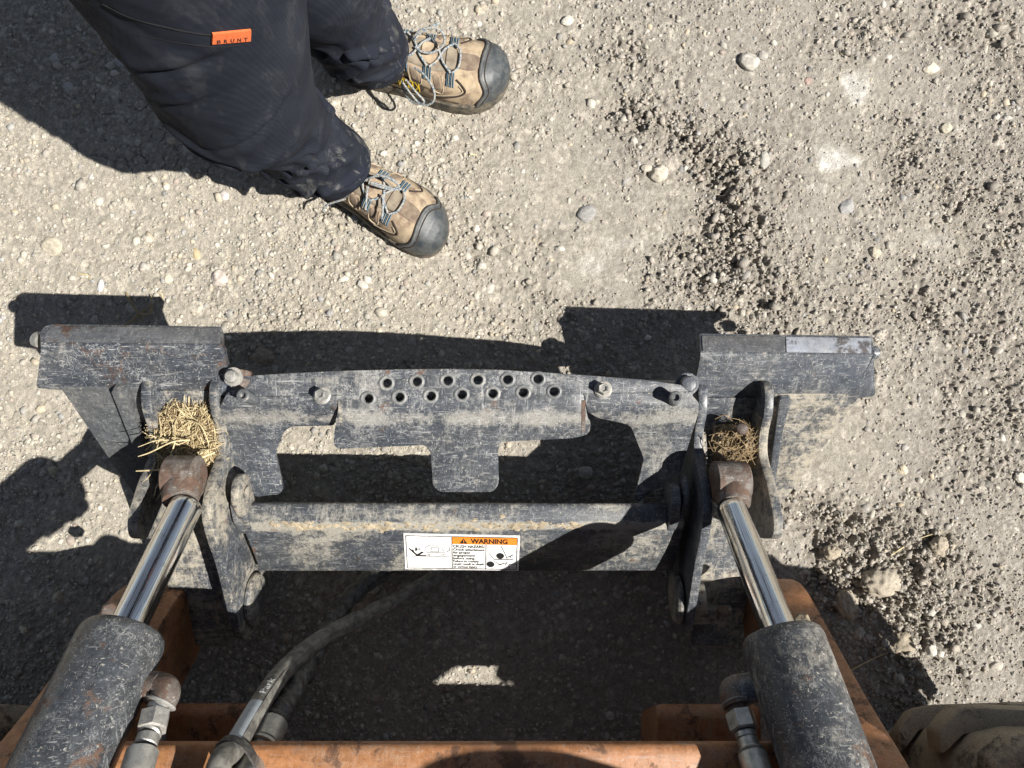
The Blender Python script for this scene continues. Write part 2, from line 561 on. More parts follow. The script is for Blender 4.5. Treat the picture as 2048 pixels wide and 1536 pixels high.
def ground_height(X, Y, full=False):
    R = rough_mask(X, Y)
    S = smooth_mask(X, Y)
    right = np.clip((X + 0.15) / 0.35, 0, 1)           # looser dirt on the right, packed on the left
    h = 0.010 * (fbm(X * 2.3, Y * 2.3, 1, 3) - 0.5) + 0.006 * (fbm(X * 9, Y * 9, 5, 3) - 0.5)
    wx = X + 0.006 * (vnoise(X * 60, Y * 60, 90) - 0.5); wy = Y + 0.006 * (vnoise(X * 60, Y * 60, 91) - 0.5)
    d1, i1, t1 = worley(wx / 0.0075, wy / 0.0075, 3)
    d2, i2, t2 = worley(wx / 0.014, wy / 0.014, 9)
    d3, i3, t3 = worley(wx / 0.030, wy / 0.030, 15)
    b1 = np.clip(2.0 * (1 - d1 / 0.58), 0, 1) * (0.75 + 1.1 * t1) * (i1 > 0.3)
    b2 = np.clip(2.4 * (1 - d2 / 0.50), 0, 1) * (0.75 + 1.2 * t2) * (i2 > 0.5)
    b3 = np.clip(3.0 * (1 - d3 / 0.44), 0, 1) * (0.75 + 1.2 * t3) * (i3 > 0.76)
    pat = np.clip((fbm(X * 5.5, Y * 5.5, 120, 4, 0.6) - 0.40) / 0.22, 0, 1)
    flat = (1 - 0.8 * S) * (0.42 + 0.58 * pat)
    h = h + flat * ((0.0024 * b1 + 0.0026 * b2 + 0.0026 * b3) * (1.1 - 0.1 * right))
    h = h + flat * (0.0052 + 0.0024 * right) * (fbm(X * 80, Y * 80, 7, 5, 0.74) - 0.5)
    rid = np.abs(fbm(X * 24, Y * 24, 33, 4, 0.6) - 0.5) * 2
    h = h + R * (0.003 * b3 + 0.005 * b2 + 0.003 * b1 + 0.030 * (fbm(X * 30, Y * 30, 37, 6, 0.72) - 0.44) - 0.010 * np.exp(-(rid / 0.12) ** 2))
    # dried cracks in the packed left part
    h = h - 0.004 * np.exp(-(np.abs(fbm(X * 16, Y * 16, 71, 3) - 0.5) / 0.006) ** 2) * (fbm(X * 7, Y * 7, 73, 2) > 0.52) * (1 - right)
    ins = np.clip(1 - np.maximum(np.abs(X) - 1.0, np.abs(Y) - 0.77) / 0.03, 0, 1)      # fine relief only where the mesh is fine
    h = h * ins
    if full:
        b1, b2, b3, R = b1 * ins, b2 * ins, b3 * ins, R * ins
        return h, R, S, right, (b1, i1, b2, i2, b3, i3)
    return h

def build_ground():
    step = 0.0022
    def axis(lim):
        core = np.arange(-lim, lim + 1e-6, step)
        ext = lim + step * np.cumsum(1.32 ** np.arange(1, 37))
        ext = np.concatenate([ext[ext < 55.0], [60.0]])
        return np.concatenate([-ext[::-1], core, ext])
    xs = axis(1.03); ys = axis(0.80)
    X, Y = np.meshgrid(xs, ys)
    h, R, S, right, (b1, i1, b2, i2, b3, i3) = ground_height(X, Y, True)
    nx, ny = len(xs), len(ys)
    me = bpy.data.meshes.new('ground')
    co = np.stack([X, Y, h], -1).reshape(-1, 3).astype(np.float32)
    me.vertices.add(nx * ny)
    me.vertices.foreach_set('co', co.ravel())
    i = np.arange(ny - 1)[:, None] * nx + np.arange(nx - 1)[None, :]
    quads = np.stack([i, i + 1, i + nx + 1, i + nx], -1).reshape(-1, 4).astype(np.int32)
    nq = len(quads)
    me.loops.add(nq * 4); me.polygons.add(nq)
    me.loops.foreach_set('vertex_index', quads.ravel())
    me.polygons.foreach_set('loop_start', np.arange(nq, dtype=np.int32) * 4)
    me.polygons.foreach_set('loop_total', np.full(nq, 4, dtype=np.int32))
    me.update(); me.validate()
    # colour of the dirt itself: warm packed dust on the left, greyer loose dirt on the right, pale powder patches
    pale = np.zeros_like(X)
    for (u, v, ru, rv, a, s) in PALE:
        pale = np.maximum(pale, s * blob(X, Y, u, v, ru, rv, a))
    pale = np.clip((pale * (0.45 + 1.1 * fbm(X * 40, Y * 40, 80, 5, 0.65)) - 0.32) * 2.4, 0, 1)
    warm = np.array([0.425, 0.39, 0.325]); grey = np.array([0.35, 0.322, 0.28]); white = np.array([0.56, 0.54, 0.49]); dark = np.array([0.265, 0.235, 0.195])
    t = np.clip(1 - right * 0.9 + 0.5 * (fbm(X * 5, Y * 5, 50, 3) - 0.5) + 0.4 * S, 0, 1)[..., None]
    c = grey * (1 - t) + warm * t
    dk = np.clip(R * 0.55 + 0.5 * (fbm(X * 30, Y * 30, 52, 4) - 0.52), 0, 0.75)[..., None]
    c = c * (1 - dk) + dark * dk
    c = c * (1 - pale[..., None]) + white * pale[..., None]
    for b, idv, amp in ((b1, i1, 0.42), (b2, i2, 0.55), (b3, i3, 0.55)):
        k = ((b > 0.25) * amp * ((idv * 97) % 1.0 - 0.38))[..., None]
        c = c * (1 + k)
    ins = np.clip(1 - np.maximum(np.abs(X) - 1.0, np.abs(Y) - 0.77) / 0.03, 0, 1)[..., None]
    c = c * (0.82 + 0.36 * vnoise(X * 400, Y * 400, 99))[..., None]
    c = c * ins + (grey * 0.5 + warm * 0.5) * 0.92 * (1 - ins)
    rgba = np.concatenate([np.clip(c, 0.03, 0.75), np.ones(c.shape[:2] + (1,))], -1).reshape(-1, 4).astype(np.float32)
    at = me.color_attributes.new('dirt', 'FLOAT_COLOR', 'POINT')
    at.data.foreach_set('color', rgba.ravel())
    m, n, l, bs = new_mat('dry_gravelly_dirt')
    a = n.new('ShaderNodeVertexColor'); a.layer_name = 'dirt'
    v = coords(n, l)
    f = noise_node(n, l, v, 420, 5, 0.75)
    g = noise_node(n, l, v, 900, 3, 0.7)
    p_ = noise_node(n, l, v, 75, 6, 0.75)
    mul = mathn(n, l, 'ADD', ramp(n, l, f, 0.25, 0.75, 0.0, 0.5), ramp(n, l, p_, 0.35, 0.65, 0.64, 0.86))
    mm = n.new('ShaderNodeVectorMath'); mm.operation = 'SCALE'
    l.new(a.outputs[0], mm.inputs[0]); l.new(mul, mm.inputs['Scale'])
    l.new(mm.outputs[0], bs.inputs['Base Color'])
    bs.inputs['Roughness'].default_value = 1.0
    bs.inputs['Specular IOR Level'].default_value = 0.1
    bump(n, l, bs, mathn(n, l, 'ADD', f, mathn(n, l, 'MULTIPLY', g, 0.5)), 1.0, 0.0032)
    me.materials.append(m)
    me.shade_smooth()
    o = bpy.data.objects.new('ground', me)
    o['kind'] = 'structure'
    o['label'] = 'dry pale brown dirt ground with packed gravel and crumbly ruts'
    col.objects.link(o)
    return o

build_ground()

def hz(x, y):
    return float(ground_height(np.array([[x]]), np.array([[y]]))[0, 0])

STONE_COLS = np.array([[0.44, 0.41, 0.34], [0.38, 0.355, 0.31], [0.55, 0.52, 0.46], [0.31, 0.30, 0.28], [0.25, 0.25, 0.245], [0.47, 0.40, 0.29], [0.36, 0.30, 0.26], [0.34, 0.34, 0.335], [0.52, 0.49, 0.43], [0.47, 0.44, 0.37], [0.50, 0.46, 0.38]])

def stone_mat():
    m, n, l, bs = new_mat('dusty_gravel_stone')
    a = n.new('ShaderNodeVertexColor'); a.layer_name = 'tint'
    v = coords(n, l)
    f = noise_node(n, l, v, 260, 5, 0.7)
    mul = ramp(n, l, f, 0.25, 0.75, 0.72, 1.22)
    mm = n.new('ShaderNodeVectorMath'); mm.operation = 'SCALE'
    l.new(a.outputs[0], mm.inputs[0]); l.new(mul, mm.inputs['Scale'])
    l.new(mm.outputs[0], bs.inputs['Base Color'])
    bs.inputs['Roughness'].default_value = 0.92
    bs.inputs['Specular IOR Level'].default_value = 0.2
    bump(n, l, bs, f, 0.6, 0.0015)
    return m
M['stone'] = stone_mat()

def ico(sub):
    bm = bmesh.new()
    bmesh.ops.create_icosphere(bm, subdivisions=sub, radius=1.0)
    V = np.array([v.co[:] for v in bm.verts]); Fc = np.array([[v.index for v in f.verts] for f in bm.faces])
    bm.free()
    return V, Fc

def pebbles(name, N, sizes, sub, label, sink, box=(-1.02, 1.02, -0.79, 0.79), weight=None, tint_to_dirt=0.0, seed=1, smooth=False, jit=0.3):
    r = np.random.default_rng(seed)
    x = r.uniform(box[0], box[1], N * 3); y = r.uniform(box[2], box[3], N * 3)
    w = weight(x, y) if weight else np.ones_like(x)
    keep = r.uniform(0, 1, N * 3) < w
    x = x[keep][:N]; y = y[keep][:N]; N = len(x)
    s = sizes(r, N)
    z = ground_height(x[None, :], y[None, :])[0]
    V, Fc = ico(sub)
    nv = len(V)
    sc = np.stack([r.uniform(0.8, 1.35, N), r.uniform(0.65, 1.05, N), r.uniform(0.45, 0.85, N)], -1) * s[:, None]
    P = V[None] * (1 + jit * (r.uniform(-1, 1, (N, nv, 1))))
    P = P * sc[:, None, :]
    an = r.uniform(0, 6.283, N); ca = np.cos(an)[:, None]; sa = np.sin(an)[:, None]
    tl = r.uniform(-0.5, 0.5, N); ct = np.cos(tl)[:, None]; st = np.sin(tl)[:, None]
    Xp = P[..., 0] * ct - P[..., 2] * st; Zp = P[..., 0] * st + P[..., 2] * ct; Yp = P[..., 1]
    Xq = Xp * ca - Yp * sa; Yq = Xp * sa + Yp * ca
    co = np.stack([Xq + x[:, None], Yq + y[:, None], Zp + (z + s * sink)[:, None]], -1).reshape(-1, 3).astype(np.float32)
    fc = (Fc[None] + (np.arange(N) * nv)[:, None, None]).reshape(-1, 3).astype(np.int32)
    me = bpy.data.meshes.new(name)
    me.vertices.add(len(co)); me.vertices.foreach_set('co', co.ravel())
    nf = len(fc)
    me.loops.add(nf * 3); me.polygons.add(nf)
    me.loops.foreach_set('vertex_index', fc.ravel())
    me.polygons.foreach_set('loop_start', np.arange(nf, dtype=np.int32) * 3)
    me.polygons.foreach_set('loop_total', np.full(nf, 3, dtype=np.int32))
    me.update()
    cidx = r.integers(0, len(STONE_COLS), N)
    c = STONE_COLS[cidx] * r.uniform(0.75, 1.2, (N, 1))
    right = np.clip((x + 0.15) / 0.35, 0, 1)[:, None]
    dirt = np.array([0.42, 0.385, 0.32]) * (1 - right) + np.array([0.335, 0.305, 0.262]) * right
    kk = np.clip(tint_to_dirt + r.uniform(-0.3, 0.3, (N, 1)), 0, 1)
    c = c * (1 - kk) + dirt * kk * r.uniform(0.8, 1.1, (N, 1))
    rgba = np.concatenate([np.repeat(c, nv, 0), np.ones((N * nv, 1))], -1).astype(np.float32)
    at = me.color_attributes.new('tint', 'FLOAT_COLOR', 'POINT')
    at.data.foreach_set('color', rgba.ravel())
    me.materials.append(M['stone'])
    if smooth: me.shade_smooth()
    o = bpy.data.objects.new(name, me)
    o['kind'] = 'stuff'; o['label'] = label; o['category'] = 'gravel'
    col.objects.link(o)
    return o

def w_small(x, y):
    R = rough_mask(x[None], y[None])[0]; S = smooth_mask(x[None], y[None])[0]
    pat = np.clip((fbm(x[None] * 5.5, y[None] * 5.5, 120, 4, 0.6)[0] - 0.40) / 0.22, 0, 1)
    return np.clip((0.20 + 0.34 * pat) + 0.5 * R - 0.42 * S, 0.02, 1)
def w_mid(x, y):
    S = smooth_mask(x[None], y[None])[0]
    return np.clip(0.45 - 0.4 * S + 0.5 * (x < -0.05), 0.04, 1)

pebbles('fine_gravel', 40000, lambda r, N: np.clip(r.lognormal(math.log(0.0018), 0.38, N), 0.0009, 0.0042), 1, 'fine loose grit scattered all over the dirt', 0.25, weight=w_small, tint_to_dirt=0.5, seed=2)
pebbles('small_gravel', 12000, lambda r, N: np.clip(r.lognormal(math.log(0.0035), 0.48, N), 0.0016, 0.0105), 1, 'small rounded pebbles pressed into the dirt', -0.22, weight=w_mid, tint_to_dirt=0.35, seed=3)
pebbles('crumbled_dirt', 12000, lambda r, N: np.clip(r.lognormal(math.log(0.0030), 0.45, N), 0.0014, 0.0085), 1, 'crumbs of dry brown dirt heaped along the ruts', 0.35,
        weight=lambda x, y: np.clip(rough_mask(x[None], y[None])[0] * 0.9 - 0.10, 0, 1), tint_to_dirt=1.0, seed=4, jit=0.5)

# single stones one can point at: (u, v, width px, height px, angle deg, colour, lift, label, name)
STONES = [
 (440, 557, 38, 34, 20, (0.50, 0.44, 0.40), 0.35, 'rounded pinkish grey stone alone on packed dirt left of centre', 'stone'),
 (725, 570, 17, 25, 60, (0.50, 0.48, 0.44), 0.5, 'small white stone below the lower boot toe, near the bar shadow', 'stone'),
 (1316, 348, 36, 40, 100, (0.50, 0.46, 0.38), 0.6, 'pale angular stone on dark crumbs, larger of a touching pair', 'stone'),
 (1293, 338, 16, 24, 80, (0.48, 0.44, 0.37), 0.5, 'small pale stone touching the left of a bigger pale stone', 'stone'),
 (1497, 126, 44, 34, -30, (0.43, 0.41, 0.37), 0.6, 'large knobbly light grey stone in the upper right dirt', 'stone'),
 (1524, 112, 24, 18, -20, (0.38, 0.36, 0.33), 0.5, 'small grey stone above the large knobbly grey stone', 'stone'),
 (1135, 42, 28, 19, 25, (0.56, 0.53, 0.47), 0.6, 'white oval stone at top, right of the upper boot', 'stone'),
 (1173, 428, 44, 34, 40, (0.27, 0.27, 0.27), 0.05, 'flat dark grey stone sunk into smooth dirt right of lower boot', 'stone'),
 (1890, 257, 26, 21, 10, (0.46, 0.43, 0.34), 0.6, 'wedge shaped tan stone casting a dark shadow near right edge', 'stone'),
 (1862, 136, 36, 24, 10, (0.62, 0.57, 0.47), 0.2, 'cream coloured flat stone in the upper right corner dirt', 'stone'),
 (1748, 506, 24, 22, 0, (0.46, 0.42, 0.33), 0.4, 'round tan stone above the right coupler wing', 'stone'),
 (1692, 414, 36, 30, 30, (0.33, 0.33, 0.33), 0.0, 'flat bluish grey stone between pale dust patches and right wing', 'stone'),
 (1526, 321, 20, 38, 0, (0.37, 0.36, 0.33), 0.1, 'tall narrow grey stone lying flat left of the pale dust patches', 'stone'),
 (105, 492, 46, 38, -30, (0.43, 0.39, 0.31), 0.0, 'wide beige stone sunk in packed dirt near the left edge', 'stone'),
 (448, 391, 24, 19, -15, (0.52, 0.48, 0.46), 0.5, 'small whitish stone below the trouser leg shadow', 'stone'),
 (244, 124, 30, 30, 0, (0.37, 0.37, 0.37), 0.3, 'round blue grey stone in the shade beside the thigh', 'stone'),
 (139, 176, 22, 28, 30, (0.42, 0.40, 0.38), 0.3, 'oval grey stone in the deepest part of the leg shadow', 'stone'),
 (114, 120, 22, 22, 0, (0.42, 0.41, 0.39), 0.3, 'round light stone in leg shadow, upper left corner', 'stone'),
 (392, 508, 15, 27, 20, (0.50, 0.40, 0.24), 0.3, 'small long yellowish brown stone left of the lower boot', 'stone'),
 (338, 558, 19, 20, 0, (0.58, 0.53, 0.43), 0.3, 'cream pebble left of the pinkish grey stone', 'stone'),
 (203, 572, 14, 26, -10, (0.52, 0.52, 0.52), 0.3, 'thin bluish white stone just above the left wing shadow', 'stone'),
 (1858, 1297, 24, 26, 0, (0.55, 0.53, 0.48), 0.5, 'white round stone by the rut shadow at lower right', 'stone'),
 (2038, 955, 34, 20, -30, (0.60, 0.57, 0.50), 0.3, 'white flat stone cut by the right edge of the picture', 'stone'),
 (1806, 940, 19, 22, 30, (0.58, 0.51, 0.38), 0.4, 'cream pebble in loose dirt right of the right wing', 'stone'),
 (1972, 968, 18, 16, 0, (0.14, 0.14, 0.13), 0.4, 'dark pebble near the right edge below the wing level', 'stone'),
 (1170, 945, 32, 26, 10, (0.34, 0.33, 0.31), 0.4, 'grey stone in the shade between centre tab and right tab', 'stone'),
 (1614, 163, 20, 14, 20, (0.36, 0.26, 0.23), 0.3, 'small reddish stone left of the upper pale dust patch', 'stone'),
 (1990, 1330, 26, 22, 0, (0.44, 0.41, 0.35), 0.5, 'light brown stone beside the rut near the right tyre', 'stone'),
 (335, 1178, 24, 22, 0, (0.30, 0.29, 0.27), 0.4, 'grey stone in the shade between the left arm and rod', 'stone'),
 (1752, 1160, 74, 58, 10, (0.35, 0.31, 0.25), 0.4, 'biggest dry dirt clod right of the right chrome rod', 'dirt_clod'),
 (1690, 1205, 44, 60, 30, (0.37, 0.33, 0.265), 0.2, 'pale dirt clod touching the tip of the right orange arm', 'dirt_clod'),
 (1800, 1290, 62, 56, -20, (0.30, 0.26, 0.20), 0.4, 'shaded brown dirt clod in the rut at lower right', 'dirt_clod'),
 (1870, 1090, 40, 34, 40, (0.37, 0.32, 0.25), 0.4, 'knobbly dirt clod above the rut at far right', 'dirt_clod'),
 (1655, 1100, 34, 30, 0, (0.35, 0.30, 0.23), 0.35, 'small dark crumbly clod beside the right rod and locking foot', 'dirt_clod'),
 (525, 712, 50, 34, 0, (0.30, 0.26, 0.21), 0.1, 'flat dirt lump in the bar shadow beside the left wing', 'dirt_clod'),
]
SV, SF = ico(4)
def build_stone(i, u, v, wpx, hpx, ang, c, lift, label, name):
    r = np.random.default_rng(100 + i)
    p = G(u, v)
    k = H / F * 0.5
    P = SV.copy()
    # facets + lumps
    for _ in range(9 if name == 'stone' else 5):
        d = r.normal(size=3); d /= np.linalg.norm(d)
        lim = r.uniform(0.72, 0.95)
        s = P @ d
        P = P - np.clip(s - lim, 0, None)[:, None] * d * 0.85
    q = SV * 2.1
    nz = fbm(q[:, 0] * 1.2 + i + q[:, 2] * .7, q[:, 1] * 1.2 + q[:, 2] * 0.9, i, 4, 0.55) - 0.5
    P = P * (1 + (0.30 if name == 'stone' else 0.55) * nz[:, None])
    if name != 'stone':
        q2 = SV * 5
        P = P * (1 + 0.75 * (fbm(q2[:, 0] + q2[:, 2] * .6, q2[:, 1] + q2[:, 2], i + 9, 5, 0.7) - 0.5)[:, None])
    zz = min(wpx, hpx) * k * (0.62 if name == 'stone' else 0.6)
    P = P * np.array([wpx * k, hpx * k, zz])
    a = math.radians(ang)
    x = P[:, 0] * math.cos(a) - P[:, 1] * math.sin(a); y = P[:, 0] * math.sin(a) + P[:, 1] * math.cos(a)
    z0 = hz(p.x, p.y) + zz * (lift - 0.25)
    co = np.stack([x + p.x, y + p.y, P[:, 2] + z0], -1)
    me = mesh_from(co, SF, name)
    at = me.color_attributes.new('tint', 'FLOAT_COLOR', 'POINT')
    n1 = fbm(SV[:, 0] * 3 + SV[:, 2] + i, SV[:, 1] * 3 - SV[:, 2], i + 3, 4)[:, None]
    cc = np.array(c) * (0.78 + 0.44 * n1)
    dust = np.array([0.38, 0.335, 0.255])
    cc = cc * 0.85 + dust * 0.15
    at.data.foreach_set('color', np.concatenate([cc, np.ones((len(cc), 1))], -1).astype(np.float32).ravel())
    o = link_mesh(name, me, M['stone'], None, smooth=0)
    me.shade_smooth()
    tag(o, label, 'stone' if name == 'stone' else 'dirt clod', 'stones lying on the dirt' if name == 'stone' else 'dirt clods in the ruts')
for i, s in enumerate(STONES):
    build_stone(i, *s)

# ------------------------------------------------------------------ quick-attach coupler
XC = -0.06
ROLL = -0.058                       # the coupler hangs a little lower on the right
def prof(pts, yaw=0.010, roll=ROLL):
    ys = [p[0] for p in pts][::-1]; zs = [p[1] for p in pts][::-1]     # given front (+Y) to back
    def f(X, Y):
        yy = Y + yaw * (X - XC)
        return float(np.interp(yy, ys, zs)) + roll * (X - XC)
    return f

M['holerim'] = steel('scuffed_hole_rim', (0.09, 0.095, 0.10), dust=0.5, rust=0.1, seed=23, scratch=0.3, film0=0.2, dustcol=(0.46, 0.44, 0.39))
COUP = thing('attachment_coupler', (XC, -0.10, 0.0), 'black worn steel quick attach coupler hanging above the dirt', 'coupler')

# wings: polished lip, ridge, sloping back face
wing_z = prof([(0.20, 0.243), (0.078, 0.243), (0.0495, 0.2625), (0.046, 0.2625), (0.000, 0.232), (-0.016, 0.214), (-0.2, 0.03)])
wcuts = hcuts([676, 686, 690, 694, 700, 704, 709, 760, 770, 776, 782, 788])
left_wing = sheet('wing_plate', fillet([(96, 648), (443, 653), (446, 700), (456, 742), (474, 768), (452, 790), (414, 783), (250, 781), (224, 789), (72, 776), (82, 700), (80, 662)],
                  [14, 4, 8, 14, 8, 6, 6, 6, 6, 8, 6, 10]), wing_z, 0.012, M['paint_wing'], COUP, cuts=wcuts)
right_wing = sheet('wing_plate', fillet([(1399, 667), (1746, 672), (1747, 710), (1751, 792), (1712, 797), (1560, 800), (1404, 796), (1384, 783), (1396, 742), (1402, 705)],
                   [5, 5, 6, 8, 8, 6, 8, 8, 14, 8]), wing_z, 0.012, M['paint'], COUP, cuts=wcuts)
left_wing['label'] = 'left wing plate with rust brown streaks'
right_wing['label'] = 'right wing plate with a polished lip, highlight painted on'
# worn lips, the right one with a painted highlight: thin wear plates that lie on the wings' front slope
lip_z = lambda X, Y: wing_z(X, Y) + 0.0022
sheet('worn_lip', fillet([(104, 652), (440, 656), (441, 686), (88, 683), (88, 668)], 5), lip_z, 0.0016, M['barelip'] if 'barelip' in M else M['bare'], left_wing, bev=0.0006, cuts=hcuts([676]))
sheet('worn_lip', fillet([(1404, 671), (1570, 673.5), (1571, 703), (1406, 701)], 2), lip_z, 0.0016, M['barelip'], right_wing, bev=0.0004, cuts=hcuts([690]))
sheet('worn_lip', fillet([(1572, 673.6), (1742, 676), (1743, 706), (1573, 703.2)], 2), lip_z, 0.0016, M['bare'], right_wing, bev=0.0004, cuts=hcuts([690]))  # paler material paints the highlight on this end of the lip

# tapering back plates below the wings
back_z = prof([(0.3, 0.232 + 0.31), (-0.010, 0.222), (-0.205, 0.030), (-0.5, -0.26)])
sheet('back_plate', fillet([(120, 774), (300, 774), (306, 1000), (288, 1012), (276, 1000)], 6), back_z, 0.010, M['paint_clean'], COUP)
sheet('back_plate', fillet([(1535, 788), (1722, 788), (1600, 960), (1552, 1022), (1538, 1000)], 6), back_z, 0.010, M['paint_dusty'], COUP)
# ribs on the left back plate
rib_z = lambda X, Y: back_z(X, Y) + 0.022
sheet('stiffener_rib', fillet([(222, 783), (252, 784), (300, 930), (289, 950)], 4), rib_z, 0.030, M['paint_clean'], COUP)
sheet('stiffener_rib', fillet([(1560, 798), (1583, 798), (1566, 860), (1548, 985), (1541, 940)], 4), lambda X, Y: back_z(X, Y) + 0.012, 0.020, M['paint'], COUP)

# ears that carry the tilt cylinders
def ear(name_label, x, th, prof_pts, mat, holes=()):
    o = prism_x('cylinder_ear', fillet(prof_pts, 0.022, 5), x - th / 2, x + th / 2, mat, COUP, bev=0.0022)
    o['label'] = name_label
    return o
L_in = [(0.010, 0.262), (-0.035, 0.262), (-0.068, 0.236), (-0.100, 0.232), (-0.140, 0.275), (-0.180, 0.292), (-0.215, 0.274), (-0.262, 0.240), (-0.345, 0.196), (-0.400, 0.168), (-0.402, 0.120),
        (-0.375, 0.060), (-0.300, 0.035), (-0.185, 0.030), (0.010, 0.215)]
L_out = [(0.010, 0.262), (-0.035, 0.262), (-0.068, 0.238), (-0.100, 0.234), (-0.140, 0.272), (-0.185, 0.300), (-0.212, 0.296), (-0.222, 0.255), (-0.235, 0.10), (-0.185, 0.030), (0.010, 0.215)]
ear('inner ear of the left cylinder bracket', -0.424, 0.014, L_in, M['paint_dusty'])
ear('outer ear of the left cylinder bracket', -0.521, 0.015, L_out, M['paint_dusty'])
R_in = [(y - 0.006, z - 0.042) for (y, z) in L_in]
R_out = [(y - 0.006, z - 0.028) for (y, z) in L_out]
ear('inner ear of the right cylinder bracket', 0.283, 0.014, R_in, M['paint'])
ear('outer ear of the right cylinder bracket', 0.376, 0.014, R_out, M['paint_dusty'])

# floor plates between each pair of ears (under straw and eye) and their lower, dust caked continuation
pan_z = prof([(0.1, 0.30), (-0.005, 0.224), (-0.07, 0.190), (-0.13, 0.150), (-0.20, 0.160), (-0.43, 0.075)])
sheet('bracket_floor', [(298, 782), (414, 782), (418, 900), (424, 1060), (470, 1278), (452, 1292), (372, 1290), (300, 1060), (302, 900)], pan_z, 0.010, M['paint_dusty'], COUP,
      cuts=hcuts([850, 870, 930, 950, 1010, 1030, 1100]))
sheet('bracket_floor', [(1410, 796), (1528, 796), (1528, 930), (1524, 1060), (1478, 1280), (1462, 1292), (1384, 1290), (1412, 1070), (1418, 920)], pan_z, 0.010, M['paint_dusty'], COUP,
      cuts=hcuts([870, 880, 930, 950, 1010, 1030, 1100]))
# pivot pins low in the ears
for (xa, xb, y, z, lab) in ((-0.405, -0.455, -0.345, 0.128, 'left'), (0.262, 0.31, -0.350, 0.105, 'right')):
    A = Vector((xa, y, z)); B = Vector((xb, y, z))
    lathe('pivot_pin', A, B, [(0, 0.030), (0.002, 0.038), (0.006, 0.041), (0.010, 0.041), (0.0105, 0.026), (0.05, 0.026)], M['paint_dusty'], COUP, 40)
# lower bracket ends
for x0, x1, dz in ((-0.512, -0.437, 0.0), (0.292, 0.366, -0.024)):
    prism_x('bracket_end', fillet([(-0.372, 0.115 + dz), (-0.400, 0.112 + dz), (-0.412, 0.060 + dz), (-0.36, 0.045 + dz)], 0.01), x0, x1, M['paint_dusty'], COUP)

# stiff latch levers and their bosses beside the inner ears
def disc_x(name, x0, x1, y, z, r, mat, parent, hole=0):
    return lathe(name, Vector((x0, y, z)), Vector((x1, y, z)), [(0, r - 0.002), (0.001, r), (abs(x1 - x0) - 0.001, r), (abs(x1 - x0), r - 0.002)], mat, parent, 40)
def hull2(c0, r0, c1, r1, n=14):
    """outline of two circles joined by tangents"""
    ang = math.atan2(c1[1] - c0[1], c1[0] - c0[0]); dd = math.hypot(c1[0] - c0[0], c1[1] - c0[1])
    b_ = math.acos((r0 - r1) / dd)
    out = [(c0[0] + r0 * math.cos(ang + b_ + (2 * math.pi - 2 * b_) * k / n), c0[1] + r0 * math.sin(ang + b_ + (2 * math.pi - 2 * b_) * k / n)) for k in range(n + 1)]
    out += [(c1[0] + r1 * math.cos(ang - b_ + 2 * b_ * k / n), c1[1] + r1 * math.sin(ang - b_ + 2 * b_ * k / n)) for k in range(n + 1)]
    return out
tear = hull2((-0.158, 0.232), 0.027, (-0.250, 0.158), 0.010)
lv = prism_x('latch_lever', tear, -0.402, -0.390, M['paint_dusty'], COUP, bev=0.0025)
disc_x('lever_boss', -0.3895, -0.386, -0.160, 0.230, 0.010, M['paint_dusty'], lv)
lv2 = prism_x('latch_lever', [(y - 0.006, z - 0.040) for y, z in tear], 0.254, 0.263, M['paint'], COUP, bev=0.0025)
disc_x('lever_boss', 0.2505, 0.2535, -0.166, 0.190, 0.010, M['bolt'], lv2)

# cross tube of bent plate, with weld flanges
TX0, TX1 = -0.404, 0.262
def tz(z, x): return z
tube_prof = [(-0.1795, 0.194), (-0.182, 0.200), (-0.205, 0.2045), (-0.2135, 0.201), (-0.300, 0.123), (-0.304, 0.112), (-0.298, 0.098), (-0.225, 0.092), (-0.200, 0.13)]
def bent_prism(name, pr, x0, x1, mat, nx=2):
    verts, faces = [], []
    n = len(pr)
    for i in range(nx):
        x = x0 + (x1 - x0) * i / (nx - 1)
        for (y, z) in pr:
            verts.append(Vector((x, y - 0.006 * (x - XC), z + ROLL * 0.45 * (x - XC))))
    for i in range(nx - 1):
        for k in range(n):
            k2 = (k + 1) % n
            faces.append((i * n + k, (i + 1) * n + k, (i + 1) * n + k2, i * n + k2))
    faces.append(tuple(range(n))); faces.append(tuple((nx - 1) * n + k for k in range(n))[::-1])
    me = mesh_from(verts, faces, name)
    bm = bmesh.new(); bm.from_mesh(me); bmesh.ops.recalc_face_normals(bm, faces=bm.faces[:]); bm.to_mesh(me); bm.free()
    me = apply_mods(me, [bevel_kw(0.004, 3)])
    return link_mesh(name, me, mat, COUP, 40)
tubeo = bent_prism('cross_tube', tube_prof, TX0, TX1, M['tube'])
for (x0, x1, d) in ((-0.412, -0.386, 0), (0.236, 0.262, -0.012)):
    prism_x('tube_flange', fillet([(-0.150, 0.226 + d), (-0.176, 0.236 + d), (-0.206, 0.222 + d), (-0.226, 0.196 + d), (-0.232, 0.172 + d), (-0.19, 0.168 + d), (-0.15, 0.19 + d)], 0.01), x0, x1 - 0.012, M['paint'], COUP)
